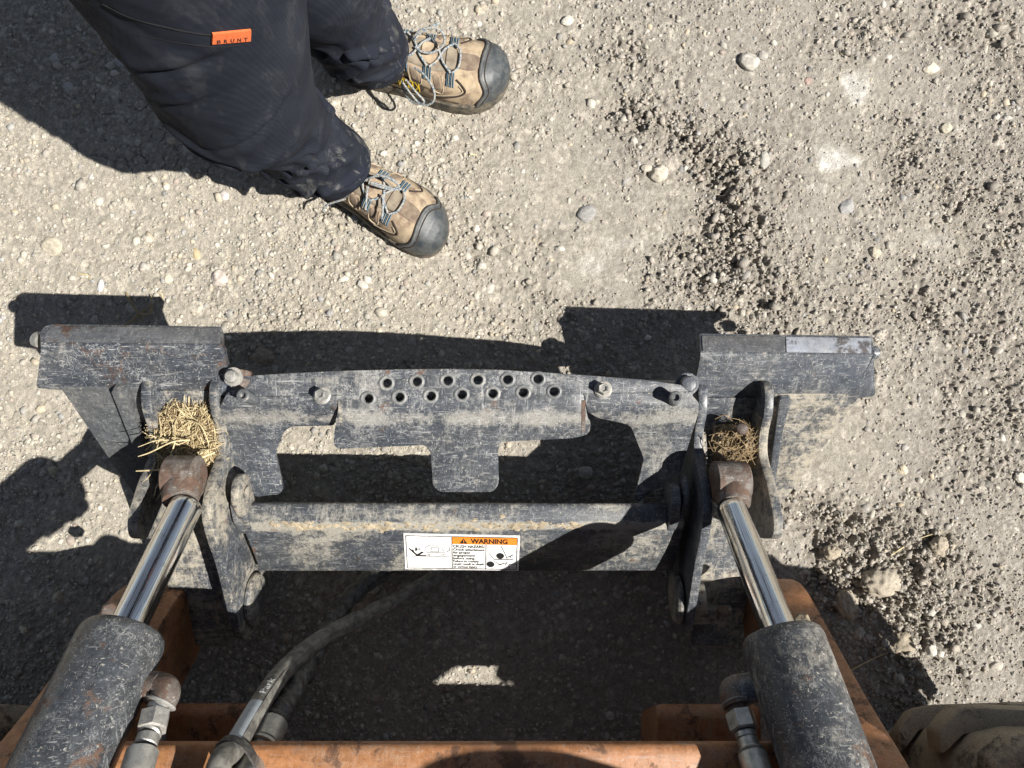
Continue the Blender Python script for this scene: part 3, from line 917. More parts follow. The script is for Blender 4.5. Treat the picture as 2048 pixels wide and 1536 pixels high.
# dirt caked along the upper edge of the tube: many small flat lumps
def on_tube(x, y):
    ys = [p[0] for p in tube_prof[:5]][::-1]; zs = [p[1] for p in tube_prof[:5]][::-1]
    return Vector((x, y - 0.006 * (x - XC), float(np.interp(y, ys, zs)) + ROLL * 0.45 * (x - XC)))
def lumps(name, pts, mat, parent, seed, r0=0.0012, r1=0.0042, flat=0.4):
    rr = np.random.default_rng(seed)
    V0, F0 = ico(2)
    vv, ff = [], []
    for p in pts:
        s = rr.uniform(r0, r1)
        Q = V0 * (1 + 0.35 * rr.uniform(-1, 1, (len(V0), 1))) * np.array([s * rr.uniform(0.8, 2.2), s * rr.uniform(0.7, 1.2), s * flat])
        a_ = rr.uniform(-0.5, 0.5); k = len(vv)
        for q in Q:
            vv.append(p + Vector((q[0] * math.cos(a_) - q[1] * math.sin(a_), q[0] * math.sin(a_) + q[1] * math.cos(a_), q[2])))
        ff += [tuple(int(i_) + k for i_ in f) for f in F0]
    return link_mesh(name, mesh_from(vv, ff), mat, parent, 60)
_r = np.random.default_rng(77)
pts_ = []
for k in range(200):
    x = _r.uniform(-0.36, 0.10) if k < 270 else _r.uniform(0.1, 0.22)
    pts_.append(on_tube(x, -0.2125 + _r.normal(0, 0.0036)) - Vector((0, 0, 0.0006)))
lumps('caked_dirt', pts_, M['clay'], tubeo, 5)['kind'] = 'stuff'

# front cover: bent sheet with drilled step holes and three tabs
cov_z_side = prof([(0.2, 0.262), (0.026, 0.260), (-0.026, 0.2552), (-0.036, 0.251), (-0.046, 0.242), (-0.082, 0.209), (-0.175, 0.177), (-0.5, 0.07)], yaw=0.024, roll=-0.036)
cov_z_mid = prof([(0.2, 0.262), (0.026, 0.260), (-0.028, 0.255), (-0.040, 0.2525), (-0.054, 0.247), (-0.175, 0.192), (-0.5, 0.04)], yaw=0.010, roll=-0.036)
cov_z_right = prof([(0.2, 0.262), (0.026, 0.260), (-0.028, 0.255), (-0.038, 0.250), (-0.048, 0.241), (-0.084, 0.209), (-0.175, 0.180), (-0.5, 0.07)], yaw=0.010, roll=-0.036)
top_edge = [(483, 753), (560, 748), (640, 744), (720, 741), (800, 739), (900, 738), (1000, 740), (1100, 746), (1200, 753), (1290, 760), (1362, 770)]
HOLES = [(773, 766), (833, 763), (895, 761), (955, 760), (1015, 759), (1076, 758), (736, 797), (798, 794), (861, 792), (923, 789), (985, 787), (1046, 785), (1108, 783)]
def ell(cx, cy, rx, ry, n=22):
    return [(cx + rx * math.cos(2 * math.pi * k / n), cy + ry * math.sin(2 * math.pi * k / n)) for k in range(n)]
def blend_z(X, Y):
    # the middle flap is bent up shallower than the two side flanges; the slits at its ends separate them
    u = 1024 + X * F / (H - 0.24)
    return cov_z_mid(X, Y) if 676 < u < 1172 else cov_z_side(X, Y)
def lerp_side(X, Y):
    return cov_z_side(X, Y)
top = top_edge + [(1398, 806), (1396, 812), (1172, 812), (1170, 790), (1163, 790), (1163, 812), (684, 812), (684, 800), (676, 800), (672, 818), (446, 826), (438, 806), (452, 788)]
# top flange with holes, continued into the middle flap
cover = sheet('front_cover', top_edge[:] + fillet([(1378, 783), (1166, 787), (1167, 792), (1176, 838), (1182, 848), (1178, 868), (1150, 876), (1003, 884), (996, 900), (998, 968), (986, 984), (880, 984), (866, 972), (862, 908), (852, 890),
              (676, 898), (667, 888), (668, 868), (676, 820), (684, 790), (470, 794), (454, 786)], [2, 0, 0, 4, 6, 12, 6, 10, 6, 12, 10, 12, 10, 8, 10, 8, 6, 4, 4, 0, 0, 2]),
              cov_z_mid, 0.0065, M['paint_cover'], COUP, holes=[ell(x, y, 11.2, 8.8) for x, y in HOLES],
              cuts=hcuts([800, 806, 812, 818, 824, 830, 836, 842]), bev=0.0007)
# flared rims pressed up round the step holes
for (hx, hy) in HOLES:
    p = solve(hx, hy, cov_z_mid)
    vv, ff = [], []
    prr = [(0.0122, -0.0004), (0.0104, 0.0020), (0.0088, 0.0024), (0.0070, 0.0010), (0.0064, -0.009)]
    for (r_, h_) in prr:
        for k in range(24):
            an = 2 * math.pi * k / 24
            yy = r_ * math.sin(an) * 0.92
            vv.append(p + Vector((r_ * math.cos(an), yy, h_ + 0.09 * yy - 0.036 * r_ * math.cos(an))))
    for i in range(len(prr) - 1):
        for k in range(24):
            ff.append((i * 24 + k, i * 24 + (k + 1) % 24, (i + 1) * 24 + (k + 1) % 24, (i + 1) * 24 + k))
    link_mesh('hole_rim', mesh_from(vv, ff), M['holerim'], cover, 50)
# shallow channel closed underneath the step holes
under_z = lambda X, Y: cov_z_mid(X, Y) - 0.020
sheet('step_channel', fillet([(560, 752), (720, 746), (900, 742), (1100, 750), (1280, 764), (1270, 800), (1150, 806), (700, 810), (570, 802)], 6), under_z, 0.005, M['paint'], COUP, bev=0)
# side flanges bend down more steeply and end in the outer tabs
cuts2 = hcuts([790, 794, 798, 802, 808, 814, 820, 826, 832, 838])
sheet('cover_flange', fillet([(454, 787), (470, 795), (560, 793), (684, 791), (681, 812), (668, 851), (583, 853), (569, 862), (550, 906), (566, 978), (560, 988), (510, 994), (488, 956), (472, 945), (458, 900), (440, 812)],
      [2, 0, 0, 0, 3, 6, 10, 8, 6, 8, 8, 8, 10, 10, 10, 8]), cov_z_side, 0.0065, M['paint_cover'], COUP, cuts=cuts2, bev=0.0007)
sheet('cover_flange', fillet([(1167, 787.6), (1240, 786.2), (1378, 783.4), (1398, 806), (1397, 825), (1360, 945), (1330, 965), (1276, 1003), (1269, 995), (1288, 918), (1262, 852), (1244, 846), (1196, 836), (1176, 824)],
      [0, 0, 2, 6, 8, 8, 6, 8, 6, 6, 10, 6, 6, 3]), cov_z_right, 0.0065, M['paint_cover'], COUP, cuts=cuts2, bev=0.0007)
# unseen shaft added under the cover; its shadow closes a sunlit gap
lathe('shadow_bar', Vector((-0.43, -0.004, 0.243)), Vector((0.30, -0.012, 0.211)), [(0, 0.010), (0.0, 0.017), (0.695, 0.017), (0.695, 0.010)], M['paint'], COUP, 24)
# slit ends: upstanding ends of the middle flap
for (u0, u1, sgn) in ((678, 684, -1), (1164, 1170, 1)):
    pts = []
    for v, dz in ((800, 0.0), (812, 0.0), (826, 0.0), (844, 0.0), (866, 0.0)):
        pts.append(solve((u0 + u1) / 2, v, cov_z_mid))
    vv, ff = [], []
    for p in pts:
        for dx in (-0.0028, 0.0028):
            for dz in (0.0006, -0.017):
                vv.append(p + Vector((dx, 0, dz)))
    for i in range(len(pts) - 1):
        a = i * 4; b = a + 4
        for q in ((0, 1, 3, 2),):
            ff += [(a, a + 1, b + 1, b), (a + 2, b + 2, b + 3, a + 3), (a, b, b + 2, a + 2), (a + 1, a + 3, b + 3, b + 1)]
    ff += [(0, 2, 3, 1), (len(vv) - 4, len(vv) - 3, len(vv) - 1, len(vv) - 2)]
    link_mesh('flap_end', mesh_from(vv, ff), M['rusty'] if sgn > 0 else M['paint_dusty'], cover, 30)

# bolts on the cover
def stand(name, u, v, zf, prof_, mat, parent, seg=6, tilt=(0, 0.0), drop=0.0):
    p = solve(u, v, zf) - Vector((0, 0, drop))
    ax = Vector((tilt[0], tilt[1], 1)).normalized()
    return lathe(name, p, p + ax * 0.1, prof_, mat, parent, seg)
for (u, v) in ((645, 791), (1206, 779)):
    b = stand('flange_bolt', u, v, cov_z_mid, [(0, 0.0130), (0.0025, 0.0130), (0.0045, 0.0105)], M['bolt'], COUP, 28, tilt=(-0.06, 0.14))
    stand('bolt_head', u, v, lambda X, Y: cov_z_mid(X, Y) + 0.0042, [(0, 0.0088), (0.013, 0.0084), (0.0145, 0.0070), (0.0140, 0.0048), (0.0120, 0.0044)], M['bolt'], b, 6, tilt=(-0.06, 0.14))
for (u, v) in ((503, 797), (1347, 801)):
    stand('spring_pin', u, v, cov_z_mid, [(-0.02, 0.0085), (0.020, 0.0085), (0.021, 0.0095), (0.027, 0.0095), (0.0285, 0.0075), (0.0285, 0.005), (0.024, 0.004)], M['paint_clean'], COUP, 20, tilt=(-0.1, 0.18))
# lug and round headed bolt beside the left wing, its dark twin beside the right
lug = sheet('wing_lug', fillet([(452, 742), (478, 738), (500, 742), (502, 756), (496, 772), (474, 784), (458, 770)], 6), lambda X, Y: 0.251 + ROLL * (X - XC), 0.012, M['rusty'], COUP)
stand('round_bolt', 468, 754, lambda X, Y: 0.252 + ROLL * (X - XC), [(0, 0.0135), (0.003, 0.0135), (0.0032, 0.0092), (0.009, 0.0092), (0.0125, 0.0078), (0.0135, 0.0045), (0.0137, 0.001)], M['bolt'], COUP, 24, tilt=(-0.05, 0.06))
sheet('wing_lug', fillet([(1352, 762), (1380, 752), (1396, 752), (1394, 776), (1376, 786), (1360, 782)], 5), lambda X, Y: 0.248 + ROLL * (X - XC), 0.012, M['paint'], COUP)
stand('round_bolt', 1374, 768, lambda X, Y: 0.249 + ROLL * (X - XC), [(0, 0.0165), (0.003, 0.0165), (0.0032, 0.0120), (0.010, 0.0120), (0.013, 0.0100), (0.014, 0.004)], M['paint'], COUP, 24)
# bolt under the centre tab
lathe('tab_bolt', W(938, 978, 0.138), W(938, 1010, 0.118), [(0, 0.010), (0.012, 0.010), (0.013, 0.006), (0.02, 0.006)], M['bolt'], COUP, 20)
# locking feet low on the outside of the outer ears
prism_x('locking_foot', fillet([(-0.205, 0.070), (-0.245, 0.072), (-0.275, 0.030), (-0.27, 0.012), (-0.215, 0.012)], 0.008), 0.386, 0.412, M['bare'], COUP)
prism_x('locking_foot', fillet([(-0.20, 0.080), (-0.245, 0.082), (-0.275, 0.040), (-0.27, 0.018), (-0.215, 0.018)], 0.008), -0.56, -0.533, M['bare'], COUP)
# loose nut on the right bracket floor, wing stub at the far left tip
lathe('bracket_bolt', W(1440, 1236, 0.10), W(1452, 1212, 0.115), [(0, 0.006), (0.012, 0.006), (0.013, 0.010), (0.018, 0.010), (0.02, 0.008)], M['rusty'], COUP, 20)
lathe('bracket_bolt', W(1484, 858, 0.215), W(1486, 856, 0.25), [(0, 0.009), (0.008, 0.009), (0.014, 0.0075), (0.016, 0.003)], M['rusty'], COUP, 20)
lathe('wing_stub', W(84, 682, 0.262), W(68, 676, 0.258), [(0, 0.011), (0.010, 0.011), (0.013, 0.008)], M['bolt'], COUP, 20)
lathe('wing_stub', W(1740, 706, 0.20), W(1766, 704, 0.197), [(0, 0.010), (0.010, 0.010), (0.013, 0.007)], M['paint'], COUP, 20)
lathe('floor_pin', W(402, 1237, 0.105), W(402, 1238, 0.125), [(0, 0.008), (0.004, 0.008), (0.007, 0.005)], M['clay'], COUP, 16)

# warning decal on the slanted face of the tube
def flat(name, colr, rough=0.5):
    return plain(name, colr, rough, var=0.22, scale=160)
M['decal_white'] = steel('scuffed_white_vinyl', (0.60, 0.60, 0.58), dust=0.42, rust=0.0, seed=21, rough=0.45, scratch=0.0, speck=0.0, dustcol=(0.5, 0.47, 0.4))
M['decal_orange'] = plain('orange_print', (0.80, 0.25, 0.03), 0.5, var=0.15, scale=150)
M['decal_black'] = plain('black_print', (0.018, 0.018, 0.02), 0.5, scale=150)
M['decal_grey'] = plain('grey_line_print', (0.22, 0.22, 0.22), 0.5, scale=150)
P00 = on_tube(0, -0.2145); 
fa = Vector((0, -0.300 + 0.2135, 0.123 - 0.201)).normalized()         # down the face
def dpoint(u, v, off):
    """point of the slanted face seen at (u, v)"""
    zf = lambda X, Y: 0.201 + (Y + 0.006 * (X - XC) + 0.2135) * ((0.201 - 0.123) / (0.300 - 0.2135)) + ROLL * 0.45 * (X - XC)
    p = solve(u, v, zf)
    return p + Vector((0, -0.67, 0.742)) * off
DX = (dpoint(1040, 1100, 0) - dpoint(808, 1100, 0)); 
DC = [dpoint(807, 1066, 0), dpoint(1040, 1071, 0), dpoint(1037, 1140, 0), dpoint(811, 1137, 0)]
def dm(a, b, off):
    """decal coordinates a, b in 0..1 (left-right, top-bottom)"""
    t = DC[0] * (1 - a) + DC[1] * a
    q = DC[3] * (1 - a) + DC[2] * a
    return t * (1 - b) + q * b + Vector((0, -0.67, 0.742)) * off
def dquad(name, a0, b0, a1, b1, off, mat, parent, th=0.0003):
    vv = [dm(a0, b0, off), dm(a1, b0, off), dm(a1, b1, off), dm(a0, b1, off)]
    vv += [dm(a0, b0, off - th), dm(a1, b0, off - th), dm(a1, b1, off - th), dm(a0, b1, off - th)]
    return link_mesh(name, mesh_from(vv, [(3, 2, 1, 0), (4, 5, 6, 7), (0, 1, 5, 4), (1, 2, 6, 5), (2, 3, 7, 6), (3, 0, 4, 7)]), mat, parent, 0)
decal = dquad('warning_decal', 0, 0, 1, 1, 0.0012, M['decal_white'], COUP, 0.0022)
decal['label'] = 'white and orange crush hazard warning decal'
dquad('orange_band', 0.415, 0.05, 0.975, 0.25, 0.0016, M['decal_orange'], decal)
def dlines(name, segs, w, mat, off=0.0020):
    vv, ff = [], []
    for (a0, b0, a1, b1) in segs:
        # aspect: decal is ~3.3 times as wide as high
        dx = (a1 - a0) * 3.3; dy = (b1 - b0); L = math.hypot(dx, dy) or 1
        nx_, ny_ = -dy / L * w / 3.3, dx / L * w
        k = len(vv)
        vv += [dm(a0 + nx_, b0 + ny_, off), dm(a1 + nx_, b1 + ny_, off), dm(a1 - nx_, b1 - ny_, off), dm(a0 - nx_, b0 - ny_, off)]
        ff.append((k, k + 1, k + 2, k + 3))
    return link_mesh(name, mesh_from(vv, ff), mat, decal, 0)
def dpoly(name, polys, mat, off=0.0021):
    vv, ff = [], []
    for poly in polys:
        k = len(vv)
        vv += [dm(a, b, off) for a, b in poly]
        ff.append(tuple(range(k, k + len(poly))))
    return link_mesh(name, mesh_from(vv, ff), mat, decal, 0)
dlines('border_line', [(0.02, 0.045, 0.98, 0.045), (0.98, 0.045, 0.98, 0.955), (0.98, 0.955, 0.02, 0.955), (0.02, 0.955, 0.02, 0.045), (0.415, 0.045, 0.415, 0.955), (0.71, 0.25, 0.71, 0.955),
                       (0.915, 0.80, 0.98, 0.80), (0.915, 0.80, 0.915, 0.955)], 0.008, M['decal_black'])
def text_mesh(s, bold=0.0):
    cu = bpy.data.curves.new('t', 'FONT')
    cu.body = s; cu.size = 1.0; cu.offset = bold
    cu.resolution_u = 3
    o = bpy.data.objects.new('t', cu); col.objects.link(o)
    dg = bpy.context.evaluated_depsgraph_get()
    me = bpy.data.meshes.new_from_object(o.evaluated_get(dg))
    bpy.data.objects.remove(o)
    a = np.empty(len(me.vertices) * 3); me.vertices.foreach_get('co', a); a = a.reshape(-1, 3)
    return a, [tuple(p.vertices) for p in me.polygons]
def dtext(s, a0, bbase, a1, cap, mat, bold=0.0, name='lettering', off=0.0021):
    V_, F_ = text_mesh(s, bold)
    x0, x1 = V_[:, 0].min(), V_[:, 0].max()
    vv = [dm(a0 + (x - x0) / (x1 - x0) * (a1 - a0), bbase - y / 0.7 * cap, off) for x, y, _ in V_]
    return link_mesh(name, mesh_from(vv, F_), mat, decal, 0)
dtext('WARNING', 0.575, 0.215, 0.895, 0.125, M['decal_black'], 0.03)
for i, (s, w) in enumerate((('CRUSH HAZARD', 0.272), ('Check attachment', 0.275), ('for proper', 0.15), ('engagement', 0.19), ('before using.', 0.19), ('Failure to comply', 0.225), ('could result in death', 0.27), ('or serious injury.', 0.215))):
    dtext(s, 0.425, 0.345 + 0.083 * i, 0.425 + w, 0.062 if i else 0.072, M['decal_black'], 0.012)
dpoly('hazard_triangle', [[(0.515, 0.09), (0.55, 0.225), (0.48, 0.225)]], M['decal_black'])
dpoly('hazard_mark', [[(0.511, 0.125), (0.519, 0.125), (0.517, 0.18), (0.513, 0.18)], [(0.512, 0.19), (0.518, 0.19), (0.518, 0.21), (0.512, 0.21)]], M['decal_orange'], 0.0024)
# pictogram left: lying figure, arrow, machine outline
dpoly('pictogram_figure', [[(0.04, 0.40), (0.05, 0.38), (0.12, 0.57), (0.105, 0.60)], [(0.10, 0.575), (0.19, 0.575), (0.19, 0.60), (0.10, 0.60)], [(0.105, 0.57), (0.155, 0.47), (0.17, 0.49), (0.125, 0.58)],
      [(0.10, 0.36), (0.108, 0.355), (0.118, 0.43), (0.095, 0.46)]] + [[(0.075 + 0.010 * math.cos(k * 0.6), 0.455 + 0.033 * math.sin(k * 0.6)) for k in range(10)]], M['decal_black'])
dlines('pictogram_machine', [(0.02, 0.605, 0.39, 0.605), (0.18, 0.36, 0.23, 0.28), (0.23, 0.28, 0.33, 0.36), (0.33, 0.36, 0.35, 0.50), (0.35, 0.50, 0.20, 0.50), (0.20, 0.50, 0.18, 0.36), (0.24, 0.35, 0.30, 0.37), (0.30, 0.37, 0.30, 0.47),
       (0.24, 0.35, 0.23, 0.47), (0.23, 0.47, 0.30, 0.47), (0.20, 0.55, 0.23, 0.60), (0.33, 0.55, 0.36, 0.60), (0.36, 0.52, 0.32, 0.58), (0.23, 0.53, 0.20, 0.58), (0.13, 0.32, 0.13, 0.43), (0.12, 0.39, 0.13, 0.43), (0.14, 0.39, 0.13, 0.43),
       (0.39, 0.30, 0.40, 0.45), (0.37, 0.48, 0.40, 0.40)], 0.006, M['decal_grey'])
# pictogram right: pivots and linkage
dpoly('pictogram_pivot', [[(0.835 + 0.034 * math.cos(k * 0.42), 0.56 + 0.085 * math.sin(k * 0.42)) for k in range(15)], [(0.752 + 0.034 * math.cos(k * 0.42), 0.81 + 0.085 * math.sin(k * 0.42)) for k in range(15)]], M['decal_black'])
dlines('pictogram_linkage', [(0.84, 0.28, 0.88, 0.52), (0.88, 0.52, 0.90, 0.66), (0.74, 0.50, 0.78, 0.66), (0.78, 0.66, 0.95, 0.66), (0.90, 0.60, 0.95, 0.52), (0.88, 0.82, 0.90, 0.74), (0.78, 0.72, 0.85, 0.84), (0.82, 0.84, 0.88, 0.76), (0.86, 0.50, 0.86, 0.58),
       (0.92, 0.56, 0.93, 0.62)], 0.009, M['decal_black'])

# ------------------------------------------------------------------ the loader that carries the coupler
LOADER = thing('skid_loader', (XC, -1.15, 0.0), 'orange skid loader with dusty tyres and arms at the bottom edge', 'loader')
arm_prof = [(-0.322, 0.120), (-0.330, 0.160), (-0.350, 0.205), (-0.415, 0.350), (-0.450, 0.448), (-0.550, 0.630), (-0.572, 0.98), (-0.625, 1.10), (-1.30, 1.40), (-1.34, 1.18), (-0.88, 0.88), (-0.70, 0.71), (-0.61, 0.52), (-0.53, 0.26), (-0.45, 0.075), (-0.38, 0.050), (-0.335, 0.065)]  # unseen rear rise and undercut shaped for shade and the sun patch
arm_r = [0.02, 0.02, 0.02, 0.0, 0.0, 0.03, 0.05, 0.05, 0.02, 0.02, 0.05, 0.05, 0.05, 0.05, 0.02, 0.02, 0.02]
for x0, x1, dz, lab in ((-0.628, -0.520, 0.0, 'left'), (0.397, 0.474, -0.022, 'right')):
    pr = [(y, z + (dz if z < 0.5 else 0)) for y, z in arm_prof]
    a = prism_x('loader_arm', fillet(pr, arm_r, 4), x0, x1, M['orange'], LOADER, bev=0.008)
    a['label'] = lab + ' orange loader arm'
# cross member between the arms
prism_x('cross_member', fillet([(-0.4155, 0.448), (-0.560, 0.470), (-0.600, 0.33), (-0.53, 0.300), (-0.478, 0.335)], 0.02, 5), -0.520, 0.397, M['orange'], LOADER, bev=0.003)
for x0, x1, z, y in ((0.207, 0.36, 0.252, -0.464), (-0.505, -0.372, 0.240, -0.468)):
    prism_x('frame_step', fillet([(y, z - 0.012), (y - 0.012, z), (y - 0.13, z + 0.005), (y - 0.13, 0.12), (y - 0.062, 0.12)], 0.012), x0, x1, M['orange'], LOADER, bev=0.014)
lathe('arm_bolt', W(1606, 1243, 0.235), W(1600, 1238, 0.26), [(0, 0.012), (0.010, 0.012), (0.012, 0.009)], M['clay'], LOADER, 6)
lathe('arm_bolt', W(221, 1222, 0.235), W(216, 1216, 0.252), [(0, 0.012), (0.006, 0.012), (0.008, 0.009)], M['rusty'], LOADER, 6)
# chassis, cab; unseen chassis front shaped to trim the sun patch
prism_x('chassis', fillet([(-0.70, 0.16), (-0.66, 0.26), (-0.66, 0.465), (-0.80, 0.70), (-2.1, 1.15), (-2.25, 1.05), (-2.25, 0.30), (-2.05, 0.18)], 0.03), -0.50, 0.37, M['orange'], LOADER, bev=0.012)
M['cab'] = plain('dark_cab_steel', (0.03, 0.03, 0.032), 0.55, scale=30)
prism_x('cab', fillet([(-0.74, 0.70), (-0.70, 1.25), (-0.86, 1.95), (-1.90, 1.95), (-1.95, 1.05)], 0.05), -0.46, 0.38, M['cab'], LOADER, bev=0.015)

# tyres
def wheel(xin, xout, yc, lab):
    R = 0.405
    s = 1 if xout > xin else -1
    w = abs(xout - xin)
    A = Vector((xin, yc, R)); B = Vector((xout, yc, R))
    pr = [(0.0, 0.21), (0.0, 0.30), (0.012, 0.345), (0.035, 0.372), (0.07, 0.382), (w / 2, 0.386), (w - 0.07, 0.382), (w - 0.035, 0.372), (w - 0.012, 0.345), (w, 0.30), (w, 0.21)]
    t = lathe('tyre', A, B, pr, M['tyre'], LOADER, 96)
    t['label'] = lab
    lathe('rim', A + Vector((s * 0.03, 0, 0)), B, [(0, 0.06), (0.0, 0.205), (0.02, 0.21), (w - 0.08, 0.21), (w - 0.06, 0.205), (w - 0.06, 0.06)], M['orange'], t, 48)
    # tread lugs: chunky bars, alternately from either side
    n = 20
    proto = None
    for k in range(n):
        for side in (0, 1):
            a0 = 2 * math.pi * (k + 0.5 * side) / n
            vv, ff = [], []
            N = 7
            for i in range(N):
                f = i / (N - 1)
                wx = f * w * 0.60
                sw = a0 + 0.13 * f
                half = 0.062 - 0.012 * f
                xx = wx if side == 0 else w - wx
                sh = 0.03 * max(0, 1 - f * 4) ** 2
                for (da, rr) in ((-half, 0.372 - sh), (-half * 0.80, 0.404 - sh * 1.1), (half * 0.80, 0.404 - sh * 1.1), (half, 0.372 - sh)):
                    an = sw + da
                    vv.append(Vector((xin + s * xx, yc + rr * math.cos(an), R + rr * math.sin(an))))
            for i in range(N - 1):
                a = i * 4; b = a + 4
                for q in range(3):
                    ff.append((a + q, a + q + 1, b + q + 1, b + q))
                ff.append((a + 3, a, b, b + 3))
            ff += [(0, 1, 2, 3), tuple(range(N * 4 - 4, N * 4))[::-1]]
            me = mesh_from(vv, ff)
            bm = bmesh.new(); bm.from_mesh(me); bmesh.ops.recalc_face_normals(bm, faces=bm.faces[:]); bm.to_mesh(me); bm.free()
            yv = np.array([v.y for v in vv]); zv = np.array([v.z for v in vv])
            if yv.max() > yc + 0.20 and zv.max() > 0.2:
                me = apply_mods(me, [bevel_kw(0.005, 2)])
            link_mesh('tread_lug', me, M['tyre'], t, 40)
wheel(0.580, 0.860, -0.830, 'right front tyre')
wheel(-0.690, -0.975, -0.830, 'left front tyre')

# ------------------------------------------------------------------ tilt cylinders
def cylinder(A, B, C, side, label, eye_x0, eye_x1, bmat):
    root = thing('tilt_cylinder', A, label, 'hydraulic cylinder', 'tilt cylinders of the coupler')
    ax = (B - A).normalized()
    # eye on the pin
    ey = A - ax * 0.012
    e = lathe('rod_eye', Vector((eye_x0, ey.y + 0.026, ey.z - 0.022)), Vector((eye_x1, ey.y + 0.026, ey.z - 0.022)),
              [(0, 0.020), (0.001, 0.026), (0.004, 0.0300), (eye_x1 - eye_x0 - 0.004, 0.0300), (eye_x1 - eye_x0 - 0.001, 0.026), (eye_x1 - eye_x0, 0.020)], M['rusty'], root, 40)
    c0 = Vector(((eye_x0 + eye_x1) / 2, ey.y + 0.026, ey.z - 0.022))
    lathe('rod_collar', c0, A + ax * 0.03, [(0, 0.025), (0.030, 0.0250), (0.040, 0.0225)], M['rusty'], root, 32)
    L = (B - A).length
    lathe('chrome_rod', A - ax * 0.004, B, [(0, 0.0195), (0.004, 0.0212), (0.010, 0.0212), (L + 0.03, 0.0212)], M['chrome'], root, 64)
    ab = (C - B).normalized()
    LB = (C - B).length * 2.3
    barrel = lathe('barrel', B - ab * 0.004, C, [(0, 0.024), (0, 0.044), (0.004, 0.0475), (0.012, 0.0495), (0.10, 0.0495), (0.101, 0.0495), (LB, 0.0495)], bmat, root, 64)
    return root, barrel, ab
LA = W(372, 1012, 0.318); LB_ = W(247, 1270, 0.437); LC = W(112, 1560, 0.545)
CL, barL, abL = cylinder(LA, LB_, LC, -1, 'left tilt cylinder, rust flecked black barrel with chrome rod beside the straw', -0.479, -0.4315, M['barrel'])
RA = W(1464, 1018, 0.270); RB = W(1563, 1274, 0.410); RC = W(1664, 1560, 0.505)
CR, barR, abR = cylinder(RA, RB, RC, 1, 'right tilt cylinder, dusty black barrel with chrome rod above the rut', 0.2905, 0.343, M['barrel_dusty'])
def fitting_chain(root, pts, rads, seg, mats, names):
    for i in range(len(pts) - 1):
        A, B = pts[i], pts[i + 1]
        L = (B - A).length
        r = rads[i]
        lathe(names[i], A, B, [(0, r * 0.86), (0.0015, r), (L - 0.0015, r), (L, r * 0.86)], mats[i], root, seg[i])
# left port elbow and hose end
eL = W(332, 1378, 0.468)
lathe('port_boss', W(288, 1372, 0.462), eL, [(0, 0.0175), (0.02, 0.0175)], M['rusty'], CL, 24)
tube('port_elbow', [W(300, 1374, 0.462), W(326, 1376, 0.468), W(331, 1388, 0.474), W(322, 1408, 0.482)], 0.0158, M['rusty'], CL, 20)
fitting_chain(CL, [W(325, 1402, 0.479), W(320, 1410, 0.482), W(312, 1424, 0.488), W(303, 1462, 0.505), W(298, 1470, 0.51), W(290, 1492, 0.52), W(286, 1500, 0.522), W(262, 1580, 0.555)],
              [0.0175, 0.0125, 0.0165, 0.0125, 0.0120, 0.0150, 0.0165], [28, 24, 6, 20, 20, 24, 28], [M['bolt'], M['zinc'], M['bolt'], M['zinc'], M['zinc'], M['zinc'], M['zinc']],
              ['elbow_collar', 'adapter_ring', 'hex_nut', 'ferrule_neck', 'ferrule_neck', 'ferrule_ring', 'hose_ferrule'])
# right
eR = W(1466, 1384, 0.412)
lathe('port_boss', W(1520, 1372, 0.418), eR, [(0, 0.0175), (0.026, 0.0175)], M['paint'], CR, 24)
tube('port_elbow', [W(1510, 1374, 0.416), W(1472, 1378, 0.412), W(1467, 1392, 0.416), W(1474, 1412, 0.424)], 0.0165, M['rusty'], CR, 20)
fitting_chain(CR, [W(1472, 1406, 0.421), W(1474, 1412, 0.424), W(1478, 1424, 0.43), W(1490, 1462, 0.447), W(1494, 1476, 0.452), W(1502, 1500, 0.462), W(1504, 1506, 0.465), W(1530, 1590, 0.50)],
              [0.0185, 0.0120, 0.0170, 0.0125, 0.0120, 0.0155, 0.0165], [28, 20, 6, 20, 20, 24, 28], [M['bolt'], M['rusty'], M['zinc'], M['zinc'], M['zinc'], M['zinc'], M['zinc']],
              ['elbow_collar', 'adapter_ring', 'hex_nut', 'ferrule_neck', 'ferrule_neck', 'ferrule_ring', 'hose_ferrule'])

# ------------------------------------------------------------------ hoses
HOSE = thing('hydraulic_hose', W(640, 1290, 0.0), 'smooth grey rubber hydraulic hose curving up to the cross tube', 'hose', 'hydraulic hoses under the coupler')
hp = [Vector((-0.34, -0.69, 0.60)), Vector((-0.335, -0.56, 0.545)), W(432, 1552, 0.500), W(470, 1492, 0.450), W(530, 1392, 0.360), W(575, 1334, 0.290), W(640, 1280, 0.210), W(720, 1236, 0.130), W(800, 1196, 0.080), W(880, 1150, 0.048), W(950, 1100, 0.034), W(1010, 1040, 0.03)]
hpath = catmull(hp, 14)
v_, f_ = tube_geo(hpath, 0.0135, 24)
hose1 = link_mesh('hose_body', mesh_from(v_, f_), M['rubber'], HOSE, 60)
# moulded lay line along the hose and a printed stripe
def along(path, i0, i1, side, off):
    out = []
    for i in range(i0, i1):
        t = (path[min(i + 1, len(path) - 1)] - path[max(i - 1, 0)]).normalized()
        x = t.cross(Vector((0, 0, H)) - path[i]).normalized(); n_ = x.cross(t).normalized()
        out.append(path[i] + (x * math.sin(side) + n_ * math.cos(side)) * off)
    return out
link_mesh('lay_line', mesh_from(*tube_geo(along(hpath, 40, 98, 0.15, 0.0132), 0.0011, 6)), M['rubber'], HOSE, 60)
M['print_white'] = plain('white_hose_print', (0.75, 0.75, 0.73), 0.5, scale=300, colr2=(0.4, 0.4, 0.38))
M['print_grey'] = plain('pale_blue_tape', (0.36, 0.40, 0.43), 0.38, var=0.15, scale=120)
